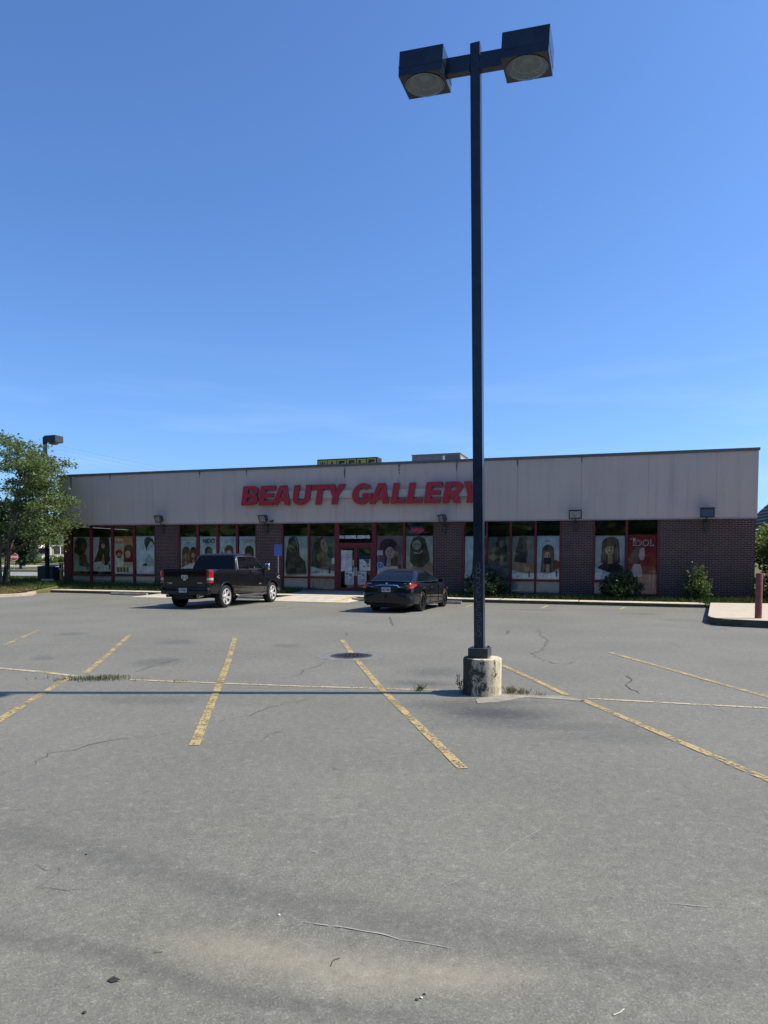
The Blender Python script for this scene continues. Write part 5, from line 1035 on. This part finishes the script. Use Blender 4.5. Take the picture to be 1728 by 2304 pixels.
bush(18.8, .5, 1.6, 2.2, 60, .16, LEAF_LT, 'tall weedy shrub right of the bollard at the edge of the photo', True)

def tree(name, base, stems, height, spread, nclus, nleaf, leaf, m, label, cs=.45, crown0=.35, lean=(0, 0), sr=.06, skew=None, group=None, flat=1.0):
    r = empty(name, base, 0, label=label, cat='tree', group=group); tk = MB(); lf = MB(); tips = []
    for k in range(stems):
        a = 2 * PI * k / stems + random.uniform(-.4, .4); b = Vector((.18 * math.cos(a), .18 * math.sin(a), 0)) * (1 if stems > 1 else 0)
        out = spread * random.uniform(.25, .8) * (.5 if stems == 1 else 1); top = Vector((math.cos(a) * out + lean[0], math.sin(a) * out + lean[1], height * random.uniform(.72, .95)))
        P = [b]; 
        for i in range(1, 7):
            t = i / 6; q = b.lerp(top, t ** 1.0); q.x = b.x + (top.x - b.x) * t ** 1.6; q.y = b.y + (top.y - b.y) * t ** 1.6; P.append(q + Vector((random.gauss(0, .07), random.gauss(0, .07), 0)) * (1 if i < 6 else 0))
        tk.tube(P, [sr * (1 - .13 * i) for i in range(7)], 7); tips.append((P[-1], Vector((math.cos(a), math.sin(a), .4))))
        for j in range(max(2, nclus // stems)):
            t = random.uniform(crown0, 1); i = min(5, int(t * 6)); q = P[i].lerp(P[i + 1], t * 6 - i); aa = a + random.gauss(0, 1.1); l = spread * random.uniform(.25, .75) * (1.15 - .55 * t)
            e = q + Vector((math.cos(aa) * l, math.sin(aa) * l, l * random.uniform(-.05, .75) * flat)); m1 = q.lerp(e, .5) + Vector((0, 0, .08 * l))
            tk.tube([q, m1, e], [sr * .35, sr * .22, sr * .1], 5); tips.append((e, e - q)); tips.append((m1.lerp(e, .5) + Vector((random.gauss(0, .15), random.gauss(0, .15), .1)), e - q))
    if skew: tips = [(t + Vector(skew) * max(0, (t.z / height - .3)), d) for t, d in tips]
    for t, d in tips:
        d = d.normalized()
        for sub in range(3):
            c = t + Vector((random.gauss(0, cs * .6), random.gauss(0, cs * .6), random.gauss(0, cs * .35)))
            for i in range(nleaf // 3):
                leafmesh(lf, c + Vector((random.gauss(0, cs * .42), random.gauss(0, cs * .42), random.gauss(0, cs * .22))), leaf * random.uniform(.7, 1.3))
    tk.build('trunk', BARK, r, smooth=60); lf.build('crown', m, r, fixn=False); return r
random.seed(4)
def anchored_tree(name, base, stems, anchors, nleaf, leaf, m, cs, sr, label):
    r = empty(name, base, 0, label=label, cat='tree'); tk = MB(); lf = MB(); limbs = []
    for k in range(stems):                                            # fanned trunks from one root crown
        a = 2 * PI * k / stems + random.uniform(-.3, .3); b0 = Vector((.3 * math.cos(a), .25 * math.sin(a), -.05)); top = Vector((math.cos(a) * random.uniform(.8, 2.0), math.sin(a) * random.uniform(.6, 1.6), random.uniform(4.2, 5.6)))
        P = [b0.lerp(top, i / 7) for i in range(8)]
        for i, q in enumerate(P): t = i / 7; q.x = b0.x + (top.x - b0.x) * t ** 1.5 + random.gauss(0, .04); q.y = b0.y + (top.y - b0.y) * t ** 1.5 + random.gauss(0, .04)
        tk.tube(P, [sr * (1 - .09 * i) for i in range(8)], 7); limbs.append(P)
    for A_ in anchors:
        p = Vector(A_) - base; best = min(((p - q).length + max(0, q.z - p.z + .5) * 3, li, qi) for li, P in enumerate(limbs) for qi, q in enumerate(P) if qi > 1)
        q = limbs[best[1]][best[2]]; m1 = q.lerp(p, .5) + Vector((random.gauss(0, .12), random.gauss(0, .12), random.uniform(.0, .25)))
        tk.tube([q, m1, p], [sr * .42, sr * .28, sr * .12], 5)
        L = [(p, 1.0), (m1.lerp(p, .55), .8)]
        for j in range(4):
            e = p + Vector((random.gauss(0, .5), random.gauss(0, .5), random.gauss(.1, .28))); tk.tube([m1.lerp(p, .6), e], [sr * .14, sr * .06], 4); L.append((e, .8))
        for c, w_ in L:
            for i in range(int(nleaf * w_)): leafmesh(lf, c + Vector((random.gauss(0, cs * .42), random.gauss(0, cs * .42), random.gauss(0, cs * .20))), leaf * random.uniform(.65, 1.3))
    tk.build('trunk', BARK, r, smooth=60); lf.build('crown', m, r, fixn=False); return r
b = Vector((at(4, 1300, 38.5).x, 38.5, hgt(-20.7, 38.5) - .05))
AN = [(15, 1000), (42, 1002), (60, 1022), (25, 1032), (82, 1047), (96, 1038), (60, 1062), (122, 1068), (146, 1056), (102, 1088), (72, 1100), (30, 1082), (115, 1110), (132, 1132), (152, 1126), (166, 1122), (98, 1140), (60, 1142), (22, 1130), (145, 1178), (158, 1178), (172, 1183), (122, 1186), (142, 1206), (155, 1214), (90, 1165), (50, 1176), (12, 1180), (108, 1212), (70, 1200), (75, 1130), (45, 1110), (110, 1060), (5, 1050), (45, 1045), (130, 1095), (85, 1075)]
AN = [(x - (30 if x > 120 else 0), y) for x, y in AN]
AN3 = [at(x + random.uniform(-5, 5), y + random.uniform(-4, 4), 38.5 + random.uniform(-1.6, 1.6)) for x, y in AN] + [at(-x * 1.15 - 8, y + 8, 38.5 + random.uniform(-2.4, 2.4)) for x, y in AN[::2]] + [at(x, y, 38.5 + random.choice((-2.6, 2.6))) for x, y in AN[1::3]]
anchored_tree('multi_stem_tree', b, 10, AN3, 78, .155, LEAF_A, .56, .085, 'green multi-stemmed tree on the verge at the left edge')
random.seed(9)
def far_tree(px, Y, h, sp, label, m=LEAF_DK, n=60, leaf=.4, dens=60, cs=1.0, name='far_tree', group='trees in the background'):
    q = at(px, 1262, Y); return tree(name, Vector((q.x, Y, hgt(q.x, Y) - .1)), 1, h, sp, n, dens, leaf, m, label, cs, .12, sr=.16, group=group)
far_tree(46, 76, 5.4, 1.6, 'dense dark round tree behind the stop sign', LEAF_DK, 60, .28, 90, .55)
far_tree(-30, 92, 8.5, 5, 'dark tree behind the trunks of the verge tree', LEAF_DK, 50, .45, 60); far_tree(20, 120, 9.5, 6, 'farthest tree seen through the left crown', LEAF_A, 50, .5, 60)
for px, Y, w, h, lab in ((80, 94, 1.8, 1.0, 'clipped round green shrub left of the lamp pole before the yellow house'), (114, 95, 1.9, 1.0, 'clipped dark shrub right of the lamp pole before the yellow house'), (137, 96, 1.1, .8, 'smallest clipped shrub at the right end of the yellow house'), (50, 93, 1.6, .9, 'low shrub under the dark tree by the far road')):
    q = at(px, 1262, Y); r = empty('clipped_shrub', Vector((q.x, Y, hgt(q.x, Y) - .05)), 0, label=lab, cat='shrub', group='clipped shrubs along the yellow house'); lf = MB()
    for i in range(900):
        v = Vector((random.gauss(0, 1), random.gauss(0, 1), random.gauss(0, 1))).normalized() * random.uniform(.75, 1.02); leafmesh(lf, Vector((v.x * w / 2, v.y * w / 2, h * .5 + v.z * h * .52)), .22)
    lf.build('foliage', LEAF_A, r, fixn=False); mb = MB(); mb.tube([(0, 0, 0), (0, 0, h * .6)], .06, 6); mb.build('stem', BARK, r)
q = A0 + UU * 20.0 + VV * 3; random.seed(14)
tree('leafy_tree', Vector((q.x, q.y, hgt(q.x, q.y) - .1)), 5, 3.3, 2.2, 120, 90, .17, LEAF_LT, 'bright leafy tree beyond the right end of the shop', .42, .05, sr=.05)
q = A0 + UU * 23.5 + VV * 9
tree('leafy_tree', Vector((q.x, q.y, hgt(q.x, q.y) - .1)), 4, 3.7, 3.2, 130, 90, .22, LEAF_DK, 'darker tree behind the bright one on the right', .6, .05, sr=.08)

# ------------------------------------------------------------------ left background
# single-head lamp post
lp = Vector((at(107, 1300, 40.0).x, 40.0, hgt(-19, 40.0))); r = empty('lamp_post', lp, ANG, label='slim dark lamp post with one box head beside the left tree', cat='lamp post')
zt = at(104, 983, 40.0).z - lp.z; tl_ = Matrix.Rotation(R(-.4), 4, 'Y')
mb = MB(); mb.lathe([(.33, -.3), (.33, .12), (.31, .15), (0, .15)], 24); mb.build('concrete_base', CONC, r, smooth=40)
mb = MB(); w = .085; mb.add([tl_ @ Vector((x, y, z)) for z in (.14, zt) for x, y in ((-w, -w), (w, -w), (w, w), (-w, w))], [(0, 1, 5, 4), (1, 2, 6, 5), (2, 3, 7, 6), (3, 0, 4, 7), (4, 5, 6, 7)]); mb.build('pole', DKMETAL, r, bevel=.008)
xo = -zt * math.tan(R(.4)); GREYHEAD = plain('grey_lamp_head', (.05, .052, .055), .5, .2, spec=.4)
mb = MB(); mb.mm((xo + .08, -.06, zt - .28), (xo + .24, .06, zt - .10)); mb.build('arm', DKMETAL, r)
mb = MB(); mb.mm((xo + .22, -.3, zt - .36), (xo + 1.02, .3, zt + .02)); h = mb.build('lamp_head', GREYHEAD, r, bevel=.02)
mb = MB(); mb.lathe([(.27, zt - .361), (.24, zt - .42), (.15, zt - .46), (0, zt - .475)], 24, Matrix.Translation((xo + .62, 0, 0))); mb.build('lens', plain('grey_lens', (.12, .12, .12), .3), h, smooth=60)
# utility box and yellow bollard
q = Vector((at(114, 1300, 41.8).x, 41.8, 0)); q.z = hgt(q.x, q.y) - .05; r = empty('utility_box', q, ANG + R(5), label='dark green utility box on the grass behind the slim lamp post', cat='utility box'); GB = plain('utility_green', (.045, .06, .055), .55)
mb = MB(); mb.mm((-.54, -.45, 0), (.54, .45, .86)); mb.prism([(-.57, -.48, .86), (.57, -.48, .86), (.57, .48, .96), (-.57, .48, .96)], (0, 0, .03)); mb.build('cabinet', GB, r, bevel=.015)
mb = MB(); mb.mm((.2, -.458, .55), (.42, -.451, .59)); mb.build('label_plate', GREYTX, r); mb = MB(); mb.mm((-.008, -.457, .06), (.008, -.451, .8)); mb.build('door_seam', BLKPLASTIC, r); mb = MB(); mb.mm((-.7, -.53, -.2), (.7, .53, .02)); mb.build('plinth', DKCONC, r)
q = Vector((at(138.3, 1300, 40.6).x, 40.6, 0)); q.z = hgt(q.x, q.y) - .05; r = empty('bollard', q, 0, label='yellow bollard with a pale panel between the utility box and the shop corner', cat='bollard')
mb = MB(); mb.lathe([(.085, -.1), (.085, .72), (0, .74)], 20); mb.build('post', plain('safety_yellow', (.55, .37, .07), .5, var=.2), r, smooth=40); mb = MB(); mb.mm((-.09, -.12, .70), (.1, .06, 1.12)); c = mb.build('panel_box', plain('cream_box', (.55, .5, .38), .5), r, bevel=.01); mb = MB(); mb.mm((-.04, -.126, .8), (.05, -.119, 1.02)); mb.build('panel_window', BLKPLASTIC, c); 
# stop sign
Y = 70; q = Vector((at(31, 1262, Y).x, Y, 0)); q.z = hgt(q.x, q.y); r = empty('stop_sign', q, R(25), label='small red octagonal stop sign leaning beside the tree trunks', cat='stop sign'); zc = at(31, 1253, Y).z - q.z
mb = MB(); mb.tube([(0, .03, 0), (0, .03, zc)], .03, 8); mb.build('post', plain('galvanised_post', (.32, .32, .31), .5, .5), r)
oc = lambda rr, y: [(rr * math.cos(R(22.5 + 45 * i)), y, zc + rr * math.sin(R(22.5 + 45 * i))) for i in range(8)]
mb = MB(); mb.prism(oc(.41, -.004), (0, .008, 0)); s_ = mb.build('sign_face', WHITE, r); mb = MB(); mb.poly(oc(.375, -.007)); add_text(mb, 'STOP', Matrix.Translation((-.29, -.010, zc - .09)) @ Matrix.Rotation(R(90), 4, 'X'), .26, 1, offset=.01); mb.build('sign_legend', [plain('stop_red', (.40, .015, .03), .4), WHITE], s_, fixn=False)
# pale yellow house
Y = 100; x0 = at(83, 1262, Y).x; hz = hgt(x0, Y); r = empty('yellow_house', Vector((x0, Y, hz - .1)), R(38), label='pale yellow house with white-framed windows behind the far road', cat='house')
YW = plain('cream_siding', (.56, .49, .29), .7); GW = plain('dark_house_glass', (.03, .025, .025), .1)
mb = MB(); mb.mm((0, 0, -.3), (14, 9, 3.3)); mb.prism([(0, 0, 3.3), (14, 0, 3.3), (14, 4.5, 5.9), (0, 4.5, 5.9)], (0, .02, 0)); mb.build('wall', YW, r)
mb = MB(); mb.prism([(-.4, -.6, 3.25), (-.4, 4.5, 5.9), (-.4, 9.6, 3.25), (-.4, 9.6, 3.4), (-.4, 4.5, 6.1), (-.4, -.6, 3.4)], (14.8, 0, 0)); mb.build('roof', plain('house_roof', (.16, .15, .15), .8), r)
mb = MB(); mb.mm((-.02, -.05, 0), (14.02, 0, .55)); mb.build('plinth', WHITE, r); mb = MB(); mb.mm((-.3, -.5, 3.2), (14.3, -.02, 3.3)); mb.build('eave', WHITE, r)
for x, w in ((.3, 1.4), (2.2, .85), (3.2, .9), (4.25, .85), (6.4, 1.3), (9.5, 1.3)):
    mb = MB(); mb.mm((x - .08, -.06, .82), (x + w + .08, 0, 2.1)); f = mb.build('window', WHITE, r); mb = MB(); mb.mm((x, -.08, .9), (x + w, -.061, 2.02)); mb.build('pane', GW, f)
mb = MB(); mb.prism([(.1, -.1, 2.3), (1.5, -.1, 2.3), (1.5, -.75, 1.75), (.1, -.75, 1.75)], (0, 0, -.05)); mb.build('awning', WHITE, r)
# overhead wires
for (xa, ya, xb, yb), lab in (((-60, 960, 470, 1073), 'upper overhead wire crossing the sky left of the shop'), ((-60, 967, 470, 1083), 'middle overhead wire crossing the sky left of the shop'), ((-60, 978, 470, 1091), 'lowest overhead wire crossing the sky left of the shop')):
    a, b_ = at(xa, ya, 95), at(xb, yb, 112); a = a + (a - b_) * .6; b_ = b_ + (b_ - a) * .35; mb = MB(); pts = []
    for i in range(25): t = i / 24; p = a.lerp(b_, t); p.z -= 2.0 * 4 * t * (1 - t) * .35 - .55; pts.append(p)
    mb.tube(pts, .012, 5); o = mb.build('overhead_wire', plain('wire_grey', (.16, .18, .2), .6)); tag(o, lab, 'overhead wire', 'overhead wires left of the shop')
for ya, yb, lab in ((1144, 1146, 'upper overhead wire right of the shop'), (1151, 1152, 'lower overhead wire right of the shop')):
    a, b_ = at(1640, ya, 90), at(1860, yb, 80); mb = MB(); mb.tube([a, a.lerp(b_, .5) - Vector((0, 0, .05)), b_], .014, 5); o = mb.build('overhead_wire', plain('wire_grey', (.16, .18, .2), .6)); tag(o, lab, 'overhead wire', 'overhead wires right of the shop')
# dark stepped roof edge of a neighbouring shed on the right
q = at(1700, 1262, 52); r = empty('shingled_shed', Vector((q.x, 52, hgt(q.x, 52))), R(-10), label='dark stepped shingle roof edge of a shed at the right margin', cat='shed'); bz = at(1700, 1184, 52).z - hgt(q.x, 52); SH = plain('dark_shingle', (.02, .022, .026), .7)
mb = MB()
for i in range(16):
    mb.box((.12 + i * .30, 0, bz + .12 + i * .29), (.56, 5, .40), (0, R(-38), 0)); mb.box((.30 + i * .30, .0, bz + .02 + i * .29), (.13, 4.8, .34), (0, R(-38), 0))
mb.build('roof', SH, r); mb = MB(); mb.mm((2.4, -1.8, -.2), (7, 1.8, bz + 1.6)); mb.build('wall', plain('shed_wall', (.2, .18, .16), .8), r)
# woods behind the viewer and far round the site (one mass, seen mirrored in the glass and paint)
random.seed(77); lf = MB()
for k in range(760):
    a = R(random.uniform(146, 356)); d = random.uniform(46, 66); cx_, cy_ = d * math.cos(a), d * math.sin(a); H = random.uniform(9, 15) 
    for j in range(5):
        z = random.uniform(.5, H); c = Vector((cx_ + random.gauss(0, 1.2), cy_ + random.gauss(0, 1.2), z))
        for i in range(10): leafmesh(lf, c + Vector((random.gauss(0, .9), random.gauss(0, .9), random.gauss(0, .8))), random.uniform(1.3, 2.6))
o = lf.build('woods', LEAF_LT, fixn=False); tag(o, 'far belt of dark woods across the lot behind the viewer', 'woods', kind='stuff')

lf = MB(); random.seed(78)
for k in range(260):
    a = R(random.uniform(30, 150)); d = random.uniform(150, 175); c0 = Vector((d * math.cos(a), d * math.sin(a), 2)); H = random.uniform(4, 8.5)
    for j in range(5):
        c = c0 + Vector((random.gauss(0, 2), random.gauss(0, 2), random.uniform(-1, H)))
        for i in range(12): leafmesh(lf, c + Vector((random.gauss(0, 1.6), random.gauss(0, 1.6), random.gauss(0, 1))), random.uniform(1, 2.2))
o = lf.build('far_woods', LEAF_A, fixn=False); tag(o, 'far tree line on the horizon behind the shop', 'woods', kind='stuff')
# ------------------------------------------------------------------ light
SUN_AZ = Vector((1, .026, 0)).normalized(); EL = R(49)
sd = Vector((SUN_AZ.x * math.cos(EL), SUN_AZ.y * math.cos(EL), math.sin(EL)))
L = bpy.data.lights.new('sun', 'SUN'); L.energy = 4.9; L.angle = R(.55); L.color = (1, .89, .71); lo = link(bpy.data.objects.new('sun', L)); lo.rotation_euler = (-sd).to_track_quat('-Z', 'Y').to_euler(); lo.location = (30, 0, 40)
W = bpy.data.worlds.new('World'); SC.world = W; W.use_nodes = True; nt = W.node_tree; nt.nodes.clear()
out = nt.nodes.new('ShaderNodeOutputWorld'); bg = nt.nodes.new('ShaderNodeBackground'); sk = nt.nodes.new('ShaderNodeTexSky'); sk.sky_type = 'NISHITA'; sk.sun_disc = False
sk.sun_elevation = EL; sk.sun_rotation = math.atan2(SUN_AZ.x, SUN_AZ.y); sk.altitude = 0; sk.air_density = 1.0; sk.dust_density = 1.0; sk.ozone_density = 1.0
tc = nt.nodes.new('ShaderNodeTexCoord'); mp_ = nt.nodes.new('ShaderNodeMapping'); mp_.inputs[3].default_value = (2.2, 2.2, 22); nt.links.new(tc.outputs['Generated'], mp_.inputs[0])
nz = nt.nodes.new('ShaderNodeTexNoise'); nz.inputs['Scale'].default_value = 1.4; nz.inputs['Detail'].default_value = 6; nt.links.new(mp_.outputs[0], nz.inputs['Vector'])
mr = nt.nodes.new('ShaderNodeMapRange'); mr.inputs[1].default_value = .50; mr.inputs[2].default_value = .80; mr.inputs[3].default_value = 0; mr.inputs[4].default_value = .10; nt.links.new(nz.outputs['Fac'], mr.inputs[0])
mx = nt.nodes.new('ShaderNodeMix'); mx.data_type = 'RGBA'; sx_ = nt.nodes.new('ShaderNodeSeparateXYZ'); nt.links.new(tc.outputs['Generated'], sx_.inputs[0])
low = nt.nodes.new('ShaderNodeMapRange'); nt.links.new(sx_.outputs[2], low.inputs[0]); low.inputs[1].default_value = .30; low.inputs[2].default_value = .18; low.inputs[3].default_value = 0; low.inputs[4].default_value = 1   # wisps only low over the horizon
ml = nt.nodes.new('ShaderNodeMath'); ml.operation = 'MULTIPLY'; nt.links.new(mr.outputs[0], ml.inputs[0]); nt.links.new(low.outputs[0], ml.inputs[1])
hs = nt.nodes.new('ShaderNodeHueSaturation'); hs.inputs['Saturation'].default_value = .95; nt.links.new(sk.outputs[0], hs.inputs['Color'])
tint = nt.nodes.new('ShaderNodeMix'); tint.data_type = 'RGBA'; tint.blend_type = 'MULTIPLY'; tint.inputs[0].default_value = 1; nt.links.new(hs.outputs[0], tint.inputs[6]); tint.inputs[7].default_value = (.625, .955, 1.44, 1)
nt.links.new(ml.outputs[0], mx.inputs[0]); nt.links.new(tint.outputs[2], mx.inputs[6]); mx.inputs[7].default_value = (9, 9.4, 10, 1)
nt.links.new(mx.outputs[2], bg.inputs[0]); bg.inputs[1].default_value = .102; nt.links.new(bg.outputs[0], out.inputs[0])
SC.view_settings.view_transform = 'Standard'; SC.view_settings.look = 'None'; SC.view_settings.exposure = .42; SC.view_settings.gamma = 1
SC.cycles.use_denoising = True; SC.cycles.max_bounces = 8; SC.cycles.transparent_max_bounces = 12; SC.cycles.sample_clamp_indirect = 6
SC.render.film_transparent = False
